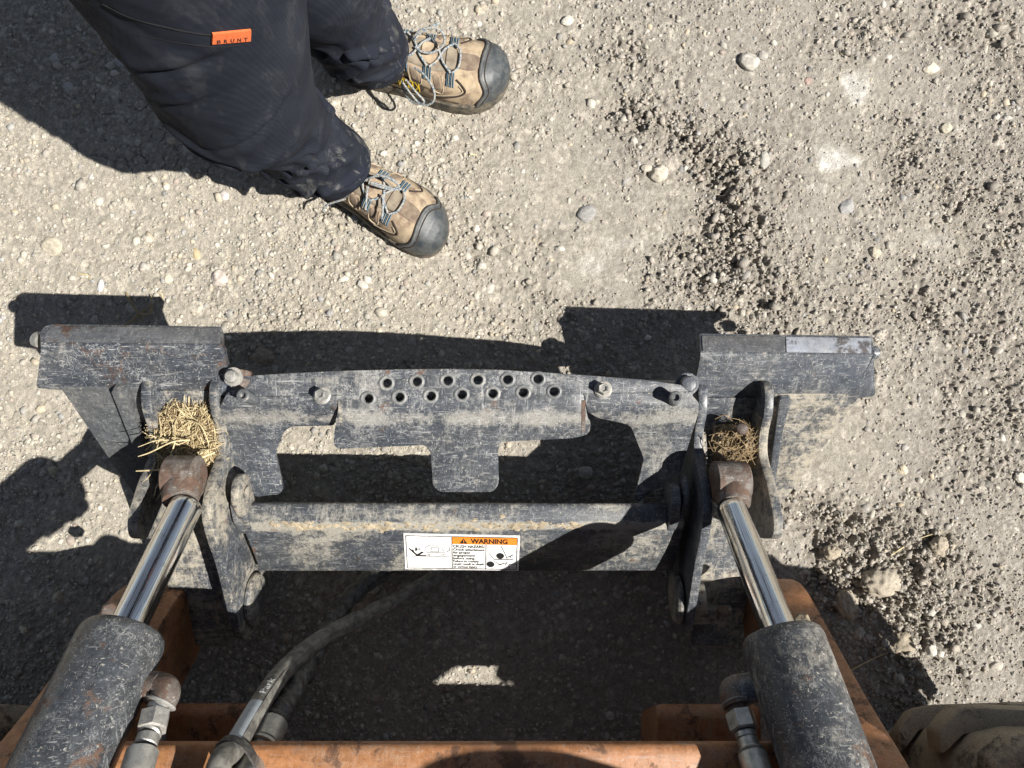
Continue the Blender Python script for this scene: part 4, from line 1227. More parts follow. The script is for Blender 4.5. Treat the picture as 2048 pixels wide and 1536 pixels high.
# pale tape wrapped on the upper side
tp = along(hpath, 41, 53, 0, 0)
def half_wrap(path, a0, a1, r, n=12):
    vv, ff = [], []
    for i, p in enumerate(path):
        t = (path[min(i + 1, len(path) - 1)] - path[max(i - 1, 0)]).normalized()
        x = t.cross(Vector((0, 0, H)) - p).normalized(); q = x.cross(t).normalized()
        for k in range(n + 1):
            a = a0 + (a1 - a0) * k / n
            vv.append(p + (x * math.sin(a) + q * math.cos(a)) * r)
    m_ = n + 1
    for i in range(len(path) - 1):
        for k in range(n):
            ff.append((i * m_ + k, i * m_ + k + 1, (i + 1) * m_ + k + 1, (i + 1) * m_ + k))
    return vv, ff
link_mesh('pale_tape', mesh_from(*half_wrap(tp, -1.2, 0.1, 0.0139)), M['print_grey'], HOSE, 60)
# white lettering printed along the hose
def hose_text(s, i0, length, cap, side):
    V_, F_ = text_mesh(s, 0.02)
    x0, x1 = V_[:, 0].min(), V_[:, 0].max()
    cum = [0.0]
    for i in range(i0, len(hpath) - 1):
        cum.append(cum[-1] + (hpath[i + 1] - hpath[i]).length)
    vv = []
    for x, y, _ in V_:
        d = (x - x0) / (x1 - x0) * length
        j = max(k for k in range(len(cum)) if cum[k] <= d)
        a, b = hpath[i0 + j], hpath[i0 + j + 1]
        f = (d - cum[j]) / max(1e-6, cum[j + 1] - cum[j])
        p = a.lerp(b, f); t = (b - a).normalized()
        xx = t.cross(Vector((0, 0, H)) - p).normalized(); q = xx.cross(t).normalized()
        an = side - (y - 0.35) / 0.7 * cap / 0.0140
        vv.append(p + (xx * math.sin(an) + q * math.cos(an)) * 0.0140)
    return link_mesh('lettering', mesh_from(vv, F_), M['print_white'], HOSE, 0)
hose_text('Park', 54, 0.032, 0.0085, -0.4)

SLV = thing('sleeved_hose', W(620, 1340, 0.0), 'hose in a wrinkled black woven sleeve behind the smooth grey hose', 'hose', 'hydraulic hoses under the coupler')
sp = [None, None, W(545, 1450, 0.380), W(572, 1404, 0.330), W(602, 1352, 0.270), W(630, 1300, 0.205), W(664, 1246, 0.140), W(705, 1190, 0.090), W(760, 1145, 0.055), W(830, 1110, 0.040)]
spath = catmull(sp[2:], 16)
def srad(s, a):
    return 0.0150 + 0.0026 * math.sin(s * 47 + 1.5 * math.sin(s * 21)) * math.sin(a + s * 9) + 0.0016 * math.sin(s * 91 + 2 * a) + 0.0008 * math.sin(s * 190 + 5 * a)
link_mesh('woven_sleeve', mesh_from(*tube_geo(spath, srad, 28)), M['sleeve'], SLV, 70)
fitting_chain(SLV, [W(548, 1446, 0.382), W(527, 1488, 0.412), W(522, 1497, 0.418), W(512, 1516, 0.432), W(508, 1522, 0.437), W(478, 1590, 0.492)],
              [0.0185, 0.0205, 0.0160, 0.0195, 0.0180], [28, 28, 24, 6, 24], [M['zinc'], M['zinc'], M['zinc'], M['zinc'], M['zinc']], ['hose_ferrule', 'ferrule_ring', 'ferrule_neck', 'hex_nut', 'hose_tail'])
tube('hose_tail', [W(480, 1586, 0.490), Vector((-0.305, -0.54, 0.53)), Vector((-0.30, -0.62, 0.56)), Vector((-0.30, -0.69, 0.58))], 0.0145, M['rubber'], SLV, 16)
# rubber strap tying the two together
STR = []
ca, cb = W(462, 1506, 0.462), W(506, 1522, 0.437)
t_ = (hpath[42] - hpath[38]).normalized()
ex = (cb - ca); ex = (ex - t_ * ex.dot(t_)); exl = ex.length; ex.normalize(); ey_ = t_.cross(ex)
loop = []
for k in range(40):
    a = 2 * math.pi * k / 40
    loop.append(ca + ex * (exl / 2) + ex * math.cos(a) * (exl / 2 + 0.0165) + ey_ * math.sin(a) * 0.0175)
vv, ff = [], []
for k, p in enumerate(loop):
    rr_ = (p - ca - ex * (exl / 2)).normalized()
    for (dt, dr) in ((-0.007, 0), (0.007, 0), (0.007, 0.0025), (-0.007, 0.0025)):
        vv.append(p + t_ * dt + rr_ * dr)
for k in range(40):
    a = k * 4; b = ((k + 1) % 40) * 4
    for q in range(4):
        ff.append((a + q, a + (q + 1) % 4, b + (q + 1) % 4, b + q))
me_ = mesh_from(vv, ff)
so = link_mesh('hose_strap', me_, M['strap'], None, 40)
tag(so, 'black rubber strap binding the two hoses together at the bottom edge', 'strap')

# ------------------------------------------------------------------ straw and dirt caught in the brackets
M['straw'] = plain('dry_straw', (0.63, 0.53, 0.32), 0.8, scale=120, colr2=(0.38, 0.30, 0.16))
M['straw_dark'] = plain('weathered_straw', (0.24, 0.17, 0.085), 0.9, scale=120, colr2=(0.13, 0.09, 0.05))
def strand(r, c, L, dirv, rad, curl):
    d = Vector(dirv).normalized()
    side = d.cross(Vector((0, 0, 1))).normalized() if abs(d.z) < 0.95 else Vector((1, 0, 0))
    pts = []
    b1, b2 = r.uniform(-curl, curl), r.uniform(-curl, curl) * 0.6
    for k in range(5):
        s = k / 4 - 0.5
        pts.append(c + d * (L * s) + side * (b1 * L * (0.25 - s * s) * 2) + Vector((0, 0, 1)) * (b2 * L * (0.25 - s * s) * 2))
    path = catmull(pts, 2)
    return path
def flat_strand_geo(path, w, th, roll, base):
    vv, ff = [], []
    n = len(path)
    for i, p in enumerate(path):
        t = (path[min(i + 1, n - 1)] - path[max(i - 1, 0)]).normalized()
        x = t.cross(Vector((0, 0, 1)))
        x = x.normalized() if x.length > 1e-4 else Vector((1, 0, 0))
        y = x.cross(t)
        X_ = x * math.cos(roll) + y * math.sin(roll); Y_ = -x * math.sin(roll) + y * math.cos(roll)
        tap = 1 - 0.5 * (i / (n - 1)) ** 3
        for (a, b) in ((-1, -0.6), (1, -0.6), (0.6, 1), (-0.6, 1)):
            vv.append(p + X_ * a * w * tap + Y_ * b * th)
    for i in range(n - 1):
        a = base + i * 4; b = a + 4
        for q in range(4):
            ff.append((a + q, a + (q + 1) % 4, b + (q + 1) % 4, b + q))
    ff += [(base + 3, base + 2, base + 1, base), tuple(base + (n - 1) * 4 + q for q in range(4))]
    return vv, ff
def mound(name, u0, u1, v0, v1, zc, hgt, mat, parent, seed):
    n = 40
    vv, ff = [], []
    for j in range(n + 1):
        for i in range(n + 1):
            a = i / n; b = j / n
            u = u0 + (u1 - u0) * a; v = v0 + (v1 - v0) * b
            e = max(0, 1 - abs(2 * a - 1) ** 4) * max(0, 1 - abs(2 * b - 1) ** 4)
            nz = float(fbm(np.array([[a * 7 + seed]]), np.array([[b * 7]]), seed, 5, 0.6)[0, 0]) - 0.5
            z = zc + hgt * (e ** 0.5) * (0.75 + 1.3 * nz) 
            vv.append(W(u, v, z))
    for j in range(n):
        for i in range(n):
            k = j * (n + 1) + i
            ff.append((k, k + n + 1, k + n + 2, k + 1))
    return link_mesh(name, mesh_from(vv, ff), mat, parent, 70)
def straw_clump(label, seed, box, zc, n_straw, mats, long_list, mound_mat):
    root = thing('straw_clump', W((box[0] + box[1]) / 2, (box[2] + box[3]) / 2, zc - 0.03), label, 'straw', 'straw caught in the brackets')
    mound('packed_chaff', box[0], box[1], box[2], box[3], zc - 0.030, 0.046, mound_mat, root, seed)
    r = np.random.default_rng(seed)
    for part, mat, share in (('straw_mat', mats[0], 0.6), ('dark_straw_mat', mats[1], 0.4)):
        vv, ff = [], []
        for _ in range(int(n_straw * share)):
            while True:
                a, b = r.uniform(0, 1), r.uniform(0, 1)
                if abs(2 * a - 1) ** 2.6 + abs(2 * b - 1) ** 2.6 < 1.0 or r.uniform() < 0.10: break
            u = box[0] + 6 + (box[1] - box[0] - 12) * a; v = box[2] + 4 + (box[3] - box[2] - 8) * b
            c = W(u, v, zc + 0.006 + r.uniform(-0.010, 0.012) * (1 - abs(2 * a - 1) * 0.5))
            an = r.normal(0.9, 1.1)
            g, h_ = flat_strand_geo(strand(r, c, r.uniform(0.014, 0.050), (math.cos(an), math.sin(an), r.uniform(-0.3, 0.3)), 0, 0.45), r.uniform(0.00035, 0.0009), 0.00035, r.uniform(-0.8, 0.8), len(vv))
            vv += g; ff += h_
        o = link_mesh(part, mesh_from(vv, ff), mat, root, 50)
        o['kind'] = 'stuff'
    for (pts, w) in long_list:
        path = catmull([W(*p) for p in pts], 6)
        g, h_ = flat_strand_geo(path, w * 0.65, w * 0.35, 0.3, 0)
        link_mesh('straw_stem', mesh_from(g, h_), mats[0], root, 50)
long_l = [([(405, 905, .262), (370, 935, .268), (320, 940, .274), (272, 942, .278)], 0.0022), ([(380, 880, .255), (345, 884, .268), (300, 905, .278), (276, 913, .284)], 0.0018),
          ([(360, 890, .258), (320, 880, .268), (276, 894, .276)], 0.0013), ([(430, 905, .262), (395, 920, .272), (350, 955, .276), (322, 975, .28)], 0.0024),
          ([(410, 930, .262), (360, 950, .272), (318, 968, .278), (308, 992, .28)], 0.0018), ([(318, 830, .24), (322, 870, .255), (312, 900, .262)], 0.0014),
          ([(340, 960, .27), (326, 980, .275), (312, 1002, .275)], 0.0013), ([(300, 870, .262), (320, 878, .26), (345, 884, .258)], 0.0012),
          ([(445, 888, .262), (425, 898, .262), (400, 900, .26)], 0.0013), ([(345, 850, .25), (350, 880, .262), (340, 915, .268), (330, 945, .27)], 0.0017),
          ([(375, 840, .25), (400, 850, .258), (415, 880, .258), (418, 900, .255)], 0.0015), ([(310, 925, .27), (300, 950, .278), (285, 965, .28)], 0.0010)]
straw_clump('thick clump of bright yellow straw wedged in the left bracket', 31, (308, 432, 812, 952), 0.229, 2000, (M['straw'], M['straw_dark']), long_l,
            plain('packed_chaff', (0.20, 0.145, 0.07), 1.0, scale=200, colr2=(0.34, 0.26, 0.12), bumpy=0.003, bscale=500))
long_r = [([(1430, 838, .212), (1450, 830, .222), (1465, 842, .22)], 0.0012), ([(1462, 860, .215), (1490, 890, .222), (1510, 930, .215)], 0.0011), ([(1425, 880, .215), (1460, 900, .222), (1500, 885, .218)], 0.0010),
          ([(1440, 935, .215), (1490, 905, .22), (1515, 860, .215)], 0.0010)]
straw_clump('small brown clump of rotten straw and dirt in the right bracket', 47, (1424, 1520, 846, 934), 0.194, 130, (plain('brown_straw', (0.34, 0.25, 0.13), 0.9, scale=150, colr2=(0.2, 0.14, 0.08)), M['straw_dark']), long_r,
            plain('packed_dung', (0.20, 0.15, 0.095), 1.0, scale=120, colr2=(0.36, 0.29, 0.19), bumpy=0.004, bscale=300))
# dead grass sprig in the shadow of the left wing, and single straws on the dirt
spr = thing('dead_grass_sprig', G(275, 628), 'dead grass sprig lying in the shadow above the left wing', 'dead grass')
for (pts, w) in (([(252, 585, .004), (262, 605, .012), (278, 628, .010), (286, 645, .004)], 0.0022), ([(278, 628, .010), (300, 610, .016), (303, 590, .010)], 0.0014), ([(278, 628, .010), (262, 642, .012), (250, 650, .004)], 0.0026), ([(276, 626, .010), (296, 628, .014), (305, 612, .008)], 0.0024)):
    g, h_ = flat_strand_geo(catmull([W(*p) for p in pts], 6), w, 0.0006, 0.1, 0)
    link_mesh('grass_blade', mesh_from(g, h_), plain('dead_grass', (0.32, 0.25, 0.14), 0.9, scale=100) if 'dg' not in M else M['dg'], spr, 50)
LOOSE = [((318, 585), (325, 600), 'short straw lying just right of the left wing shadow'), ((940, 310), (955, 318), 'tiny yellow straw between the two boots'), ((1770, 1105), (1880, 1060), 'long thin dead stem across the dirt clods'),
         ((1690, 1340), (1770, 1300), 'pale dead stem in the rut shadow'), ((1455, 700), (1500, 690), 'thin straw above the right wing corner'), ((160, 548), (185, 560), 'curved dead stem near the left wing shadow')]
for (a, b, lab) in LOOSE:
    pa, pb = G(*a), G(*b); mid = (pa + pb) / 2 + Vector((0.004, 0.003, 0))
    pts = [Vector((p.x, p.y, hz(p.x, p.y) + 0.004)) for p in (pa, mid, pb)]
    g, h_ = flat_strand_geo(catmull(pts, 6), 0.0012, 0.0006, 0.2, 0)
    tag(link_mesh('straw', mesh_from(g, h_), M['straw'], None, 50), lab, 'straw', 'loose straws on the dirt')

# ------------------------------------------------------------------ person: trousers and boots
PERSON = thing('person', Vector((-0.25, 0.43, 0.0)), 'person in dark navy work trousers and tan hiking boots standing beside the coupler', 'person')
def trouser_mat():
    m, n, l, bs = new_mat('dark_ribbed_trouser_cloth')
    v = coords(n, l)
    f = noise_node(n, l, v, 16, 5, 0.6, 0.5)
    g = noise_node(n, l, v, 90, 5, 0.7, 0.8)
    c = mixc(n, l, ramp(n, l, f, 0.35, 0.7), (0.0150, 0.0175, 0.0260), (0.023, 0.026, 0.035))
    # dusty smears, mostly on the lower legs
    sep = n.new('ShaderNodeSeparateXYZ'); l.new(v, sep.inputs[0])
    low = ramp(n, l, sep.outputs[2], 0.40, 0.10, 0.0, 1.0)
    s = noise_node(n, l, coords(n, l, (30, 30, 14), (0.3, 0.2, 0.5)), 1.0, 6, 0.72, 0.8)
    sm = mathn(n, l, 'MULTIPLY', ramp(n, l, s, 0.53, 0.68, 0, 0.42), mathn(n, l, 'ADD', mathn(n, l, 'MULTIPLY', low, 0.8), 0.12))
    c = mixc(n, l, sm, c, (0.34, 0.33, 0.30))
    br = ramp(n, l, noise_node(n, l, coords(n, l, (6, 6, 6), loc=(4, 2, 1)), 1.0, 4, 0.6), 0.58, 0.74, 0, 0.4)
    c = mixc(n, l, br, c, (0.024, 0.023, 0.023))
    l.new(c, bs.inputs['Base Color'])
    bs.inputs['Roughness'].default_value = 0.85
    bs.inputs['Specular IOR Level'].default_value = 0.10
    w = n.new('ShaderNodeTexWave'); w.wave_type = 'BANDS'; w.bands_direction = 'Y'
    w.inputs['Scale'].default_value = 110; w.inputs['Distortion'].default_value = 0.4
    l.new(v, w.inputs['Vector'])
    bump(n, l, bs, mathn(n, l, 'ADD', mathn(n, l, 'MULTIPLY', w.outputs['Fac'], 0.5), g), 0.35, 0.0009)
    return m
M['trouser'] = trouser_mat()

def leg_rings(spine, folds, seed, nz=230, na=150):
    """spine: list of (z, X, Y, r); folds: list of (z0, amp, width, theta0, spread, slope)"""
    sp_ = sorted(spine)
    zs = [s[0] for s in sp_]
    Z = np.linspace(zs[0], zs[-1], nz)
    def smooth(vals):
        # monotone-ish smooth interpolation by repeated box blur of the linear interpolation
        y = np.interp(Z, zs, vals)
        k = 9
        for _ in range(2):
            yp = np.pad(y, k // 2, mode='edge'); yp[:k // 2] = 2 * y[0] - y[1:k // 2 + 1][::-1]; yp[-(k // 2):] = 2 * y[-1] - y[-k // 2:-1][::-1][:k // 2]
            y = np.convolve(yp, np.ones(k) / k, mode='valid')
        return y
    cx = smooth([s[1] for s in sp_]); cy = smooth([s[2] for s in sp_]); rr = smooth([s[3] for s in sp_])
    th = np.linspace(0, 2 * np.pi, na, endpoint=False)
    ZZ, TT = np.meshgrid(Z, th, indexing='ij')
    R = np.repeat(rr[:, None], na, 1)
    disp = np.zeros_like(R)
    for (z0, amp, wd, t0, spr_, slope) in folds:
        dth = (TT - t0 + np.pi) % (2 * np.pi) - np.pi
        zc = z0 + slope * np.sin(dth)
        x = (ZZ - zc) / wd
        # cloth fold: two rounded crests with a sharp crease between them
        shape = 0.70 * np.exp(-((x - 0.75) / 0.55) ** 2) + 0.30 * np.exp(-((x + 0.95) / 0.7) ** 2) - 1.20 * np.exp(-(np.abs(x) / 0.30) ** 1.4)
        disp += amp * shape * np.exp(-(dth / spr_) ** 2)
    ct, st = np.cos(TT), np.sin(TT)
    disp += 0.006 * (fbm(ct * 1.6 + ZZ * 9 + seed, st * 1.6 - ZZ * 5 + 3, seed, 3) - 0.5)
    disp += 0.0016 * (fbm(ct * 5 + ZZ * 38, st * 5 + ZZ * 22, seed + 8, 3) - 0.5)
    R = R + disp
    # trousers are a bit flat sideways
    Xp = cx[:, None] + R * ct; Yp = cy[:, None] + R * st * 0.97
    return np.stack([Xp, Yp, ZZ], -1)
def rings_geo(P, base=0, cap_low=True):
    nz, na, _ = P.shape
    vv = [Vector(p) for p in P.reshape(-1, 3)]
    ff = []
    for i in range(nz - 1):
        for k in range(na):
            k2 = (k + 1) % na
            ff.append((base + i * na + k, base + i * na + k2, base + (i + 1) * na + k2, base + (i + 1) * na + k))
    if cap_low:      # turned-in hem
        c = P[0].mean(0)
        n0 = len(vv)
        for k in range(na):
            p = P[0, k]; vv.append(Vector(c + (p - c) * 0.95 + np.array([0, 0, 0.001])))
        for k in range(na):
            p = P[0, k]; vv.append(Vector(c + (p - c) * 0.80 + np.array([0, 0, 0.05])))
        for k in range(na):
            k2 = (k + 1) % na
            ff.append((base + k2, base + k, base + n0 + k, base + n0 + k2))
            ff.append((base + n0 + k2, base + n0 + k, base + n0 + na + k, base + n0 + na + k2))
    return vv, ff
D = math.radians
# right leg (nearer the camera side), heights from the ground
pR = lambda u, v, z, r: (z, W(u, v, z).x, W(u, v, z).y, r)
spineR = [pR(668, 326, 0.085, 0.062), pR(660, 321, 0.13, 0.062), pR(618, 300, 0.20, 0.066), pR(580, 268, 0.27, 0.062), pR(556, 246, 0.33, 0.063), pR(532, 226, 0.395, 0.066), pR(514, 214, 0.418, 0.072), pR(500, 206, 0.436, 0.081), pR(484, 192, 0.468, 0.086), pR(450, 120, 0.53, 0.091), pR(408, 0, 0.61, 0.098),
          (0.72, -0.285, 0.385, 0.103), (0.86, -0.285, 0.405, 0.112)]
foldsR = [(0.330, 0.017, 0.024, D(-60), 0.9, 0.085), (0.268, 0.018, 0.024, D(-35), 0.8, -0.095), (0.215, 0.016, 0.020, D(-75), 0.9, 0.070), (0.165, 0.013, 0.017, D(-45), 0.9, -0.050), (0.126, 0.006, 0.013, D(-70), 1.0, 0.03),
          (0.300, 0.012, 0.020, D(40), 0.8, 0.08), (0.235, 0.011, 0.020, D(60), 0.8, -0.07), (0.290, 0.012, 0.020, D(-140), 0.8, -0.06), (0.225, 0.010, 0.020, D(-150), 0.7, 0.05),
          (0.440, 0.009, 0.020, D(-95), 0.8, 0.035), (0.385, 0.010, 0.018, D(-60), 0.8, -0.04), (0.485, 0.007, 0.016, D(-125), 0.6, -0.045), (0.530, 0.005, 0.014, D(-75), 0.5, 0.05), (0.570, 0.006, 0.016, D(-130), 0.6, 0.06), (0.640, 0.005, 0.016, D(-115), 0.7, 0.04)]
spineL = [pR(742, 106, 0.085, 0.063), pR(736, 98, 0.13, 0.063), pR(712, 72, 0.20, 0.067), pR(686, 40, 0.27, 0.066), pR(662, 4, 0.33, 0.066), pR(648, -14, 0.365, 0.070), pR(630, -36, 0.39, 0.080), pR(610, -70, 0.44, 0.084), (0.52, -0.245, 0.515, 0.090), (0.62, -0.25, 0.515, 0.098), (0.72, -0.262, 0.51, 0.104), (0.86, -0.275, 0.50, 0.112)]
foldsL = [(0.330, 0.013, 0.022, D(-75), 0.9, 0.07), (0.270, 0.014, 0.024, D(-55), 0.8, -0.09), (0.215, 0.013, 0.020, D(-95), 0.8, 0.07), (0.168, 0.010, 0.016, D(-55), 0.9, -0.05), (0.126, 0.006, 0.013, D(-80), 1.0, 0.03), (0.300, 0.011, 0.018, D(20), 0.7, 0.08), (0.235, 0.011, 0.018, D(50), 0.7, -0.07)]
PRg = leg_rings(spineR, foldsR, 5); PLg = leg_rings(spineL, foldsL, 9)
v1, f1 = rings_geo(PRg, 0); v2, f2 = rings_geo(PLg, len(v1))
# seat and hips joining the legs, up to the waistband
hip = []
for z, rx, ry, cx_, cy_ in ((0.74, 0.085, 0.14, -0.29, 0.447), (0.79, 0.115, 0.168, -0.29, 0.448), (0.85, 0.130, 0.182, -0.29, 0.45), (0.92, 0.130, 0.183, -0.295, 0.452), (0.98, 0.122, 0.172, -0.30, 0.454), (1.04, 0.115, 0.162, -0.305, 0.456)):
    hip.append([(cx_ + rx * math.cos(t), cy_ + ry * math.sin(t), z) for t in np.linspace(0, 2 * math.pi, 60, endpoint=False)])
v3, f3 = rings_geo(np.array(hip), len(v1) + len(v2), cap_low=False)
b3 = len(v1) + len(v2)
f3.append(tuple(b3 + 5 * 60 + k for k in range(60)))
tro = link_mesh('trousers', mesh_from(v1 + v2 + v3, f1 + f2 + f3), M['trouser'], PERSON, 70)

# leg surface lookup for seams, pocket and label
zsR = PRg[:, 0, 2]
def leg_pt(P, z, th, off):
    i = int(np.clip(np.searchsorted(P[:, 0, 2], z), 1, P.shape[0] - 2))
    na = P.shape[1]
    k = int(round(((th % (2 * math.pi)) / (2 * math.pi)) * na)) % na
    f = float(np.clip((z - P[i - 1, 0, 2]) / (P[i, 0, 2] - P[i - 1, 0, 2]), 0, 1))
    p = P[i - 1, k] * (1 - f) + P[i, k] * f
    c = (P[i].mean(0)); n_ = p - c; n_[2] = 0; n_ /= np.linalg.norm(n_)
    return Vector(p + n_ * off)
def leg_at(P, u, v, off):
    """point of the trouser surface seen at (u, v): nearest ring vertex to the ray"""
    d = (P - np.array([0, 0, H]))
    q = np.stack([1024 + d[..., 0] / (-d[..., 2]) * F, 768 - d[..., 1] / (-d[..., 2]) * F], -1)
    e = (q[..., 0] - u) ** 2 + (q[..., 1] - v) ** 2
    c = P.mean(1, keepdims=True)
    nrm = P - c
    face = (nrm[..., :2] * (np.array([0, 0]) - P[..., :2])).sum(-1)       # towards the camera side
    e = e + np.where(face > 0, 0, 1e5)
    i = np.argsort(e.ravel())[:3]
    ii = np.unravel_index(i, e.shape)
    w_ = 1 / (e[ii] + 1.0); w_ /= w_.sum()
    p = (P[ii] * w_[:, None]).sum(0)
    n_ = (nrm[ii] * w_[:, None]).sum(0); n_[2] = np.linalg.norm(n_) * 0.25; n_ /= np.linalg.norm(n_)
    return Vector(p + n_ * off), Vector(n_)
M['seam'] = plain('dark_seam_thread', (0.004, 0.004, 0.006), 0.9, scale=200)
def seam(P, pts, r=0.0010, name='seam'):
    path = [leg_at(P, u, v, -0.0002)[0] for u, v in pts]
    sm_ = catmull(path, 8)
    return link_mesh(name, mesh_from(*tube_geo(sm_, r, 6)), M['seam'], tro, 60)
seam(PRg, [(205, 8), (255, 32), (310, 50), (370, 62), (430, 70), (500, 62), (512, 52)], 0.0010, 'pocket_seam')
seam(PRg, [(240, 55), (300, 75), (360, 85), (430, 92), (500, 90)], 0.0006, 'pocket_stitch')
# orange label with black lettering sewn into the pocket seam
M['label_orange'] = plain('orange_woven_label', (0.72, 0.155, 0.045), 0.8, var=0.2, scale=300, bumpy=0.0004, bscale=900)
cs = [leg_at(PRg, u, v, 0.0035)[0] for u, v in ((422, 64), (497, 57), (497, 77), (425, 82))]
nn = (cs[1] - cs[0]).cross(cs[3] - cs[0]).normalized()
if nn.z < 0: nn = -nn
def lab_pt(a, b, off):
    return (cs[0] * (1 - a) + cs[1] * a) * (1 - b) + (cs[3] * (1 - a) + cs[2] * a) * b + nn * off
vv = [lab_pt(a, b, o_) for o_ in (0.0, -0.0022) for a, b in ((0, 0), (1, 0), (1, 1), (0, 1))]
lab = link_mesh('pocket_label', mesh_from(vv, [(3, 2, 1, 0), (4, 5, 6, 7), (0, 1, 5, 4), (1, 2, 6, 5), (2, 3, 7, 6), (3, 0, 4, 7)]), M['label_orange'], tro, 0)
lab['label'] = 'small orange woven label with black letters'
V_, F_ = [], []
xcur = 0.11
for ch in 'BRUNT':
    a_, b_ = text_mesh(ch, 0.02)
    x0, x1 = a_[:, 0].min(), a_[:, 0].max()
    base = len(V_)
    for x, y, _ in a_:
        V_.append(lab_pt(xcur + (x - x0) / (x1 - x0) * 0.095, 0.90 - y / 0.7 * 0.34, 0.0005))
    F_ += [tuple(base + i for i in f) for f in b_]
    xcur += 0.175
link_mesh('lettering', mesh_from(V_, F_), M['decal_black'], tro, 0)

# boots -------------------------------------------------------------
def suede():
    m, n, l, bs = new_mat('worn_tan_leather')
    v = coords(n, l)
    f = noise_node(n, l, v, 26, 5, 0.62, 0.4)
    g = noise_node(n, l, v, 130, 5, 0.7, 0.3)
    c = mixc(n, l, ramp(n, l, f, 0.38, 0.66), (0.37, 0.29, 0.195), (0.225, 0.165, 0.118))
    c = mixc(n, l, ramp(n, l, noise_node(n, l, coords(n, l, loc=(2, 1, 3)), 30, 3, 0.5), 0.54, 0.66, 0, 0.7), c, (0.115, 0.075, 0.058))
    c = mixc(n, l, ramp(n, l, g, 0.45, 0.72, 0.0, 0.55), c, (0.47, 0.405, 0.30))
    l.new(c, bs.inputs['Base Color'])
    bs.inputs['Roughness'].default_value = 0.9
    bs.inputs['Specular IOR Level'].default_value = 0.2
    bump(n, l, bs, g, 0.5, 0.0012)
    return m
M['suede'] = suede()
M['suede_dark'] = plain('brown_leather_panel', (0.13, 0.094, 0.07), 0.9, scale=70, colr2=(0.22, 0.17, 0.12), bumpy=0.0006)
M['suede_grey'] = plain('grey_leather_panel', (0.25, 0.21, 0.155), 0.9, scale=60, colr2=(0.15, 0.122, 0.092), bumpy=0.0006)
M['toe'] = plain('dusty_rubber_toe_cap', (0.030, 0.037, 0.043), 0.46, scale=80, colr2=(0.075, 0.08, 0.08), bumpy=0.0005, bscale=700)
M['toe_edge'] = plain('rubber_toe_rim', (0.050, 0.056, 0.060), 0.6, scale=80, colr2=(0.11, 0.11, 0.105))
M['sole'] = plain('dusty_boot_sole', (0.045, 0.042, 0.038), 0.85, scale=80, colr2=(0.17, 0.145, 0.105), bumpy=0.0015)
M['stitch'] = plain('pale_stitching', (0.44, 0.36, 0.25), 0.9, scale=200)
M['groove'] = plain('dark_leather_groove', (0.040, 0.028, 0.020), 0.9, scale=200)
M['yellow'] = plain('yellow_logo_print', (0.75, 0.52, 0.03), 0.6, var=0.2, scale=300)
def lace_mat():
    m, n, l, bs = new_mat('grey_blue_lace')
    v = coords(n, l)
    f = noise_node(n, l, v, 330, 2, 0.5)
    c = mixc(n, l, ramp(n, l, f, 0.50, 0.56), (0.33, 0.325, 0.305), (0.11, 0.165, 0.215))
    c = mixc(n, l, ramp(n, l, noise_node(n, l, v, 240, 2, 0.5), 0.62, 0.66), c, (0.42, 0.34, 0.23))
    l.new(c, bs.inputs['Base Color'])
    bs.inputs['Roughness'].default_value = 0.9
    bump(n, l, bs, noise_node(n, l, v, 1500, 2, 0.5), 0.6, 0.0008)
    return m
M['lace'] = lace_mat()
M['web_blue'] = plain('blue_webbing', (0.060, 0.125, 0.195), 0.85, scale=300, colr2=(0.10, 0.17, 0.23))
M['web_pale'] = plain('pale_webbing', (0.40, 0.385, 0.33), 0.85, scale=300)

BS = np.array([0, .02, .06, .14, .25, .38, .50, .60, .70, .78, .86, .92, .965, .99, 1.0])
BW = np.array([.004, .018, .029, .0355, .036, .037, .0415, .0475, .0515, .0525, .0495, .0425, .030, .016, .004])
BH = np.array([.060, .085, .100, .112, .118, .116, .104, .092, .082, .077, .071, .064, .054, .044, .034])
BC = np.array([0, 0, 0, 0, .001, .003, .005, .006, .006, .005, .002, -.001, -.004, -.005, -.006])
class Boot:
    def __init__(self, heel, toe, mirror, L=0.312, W_=1.0):
        self.o = Vector((heel.x, heel.y, 0)); d = Vector((toe.x - heel.x, toe.y - heel.y, 0)).normalized()
        self.f = d; self.s = Vector((-d.y, d.x, 0)); self.L = L; self.mir = mirror; self.w = W_
    def at(self, s, ph, off=0.0):
        def raw(s, ph):
            s = min(max(s, 0.0), 1.0)
            w = float(np.interp(s, BS, BW)) * self.w; h = float(np.interp(s, BS, BH)); c = float(np.interp(s, BS, BC)) * self.mir
            z0 = 0.022
            cs_, sn = math.cos(ph), math.sin(ph)
            y = c + w * math.copysign(abs(cs_) ** 0.72, cs_)
            z = z0 + (h - z0) * max(0.0, sn) ** 0.86
            return self.o + self.f * (s * self.L) + self.s * y + Vector((0, 0, z))
        p = raw(s, ph)
        if off:
            e = 0.01
            a = raw(min(s + e, 1), ph) - raw(max(s - e, 0), ph); b = raw(s, min(ph + e, math.pi)) - raw(s, max(ph - e, 0))
            n_ = b.cross(a)
            if n_.length > 1e-12:
                n_.normalize()
                c = self.o + self.f * (min(max(s, .05), .9) * self.L) + Vector((0, 0, 0.03))
                if n_.dot(p - c) < 0: n_ = -n_
                p = p + n_ * off
        return p
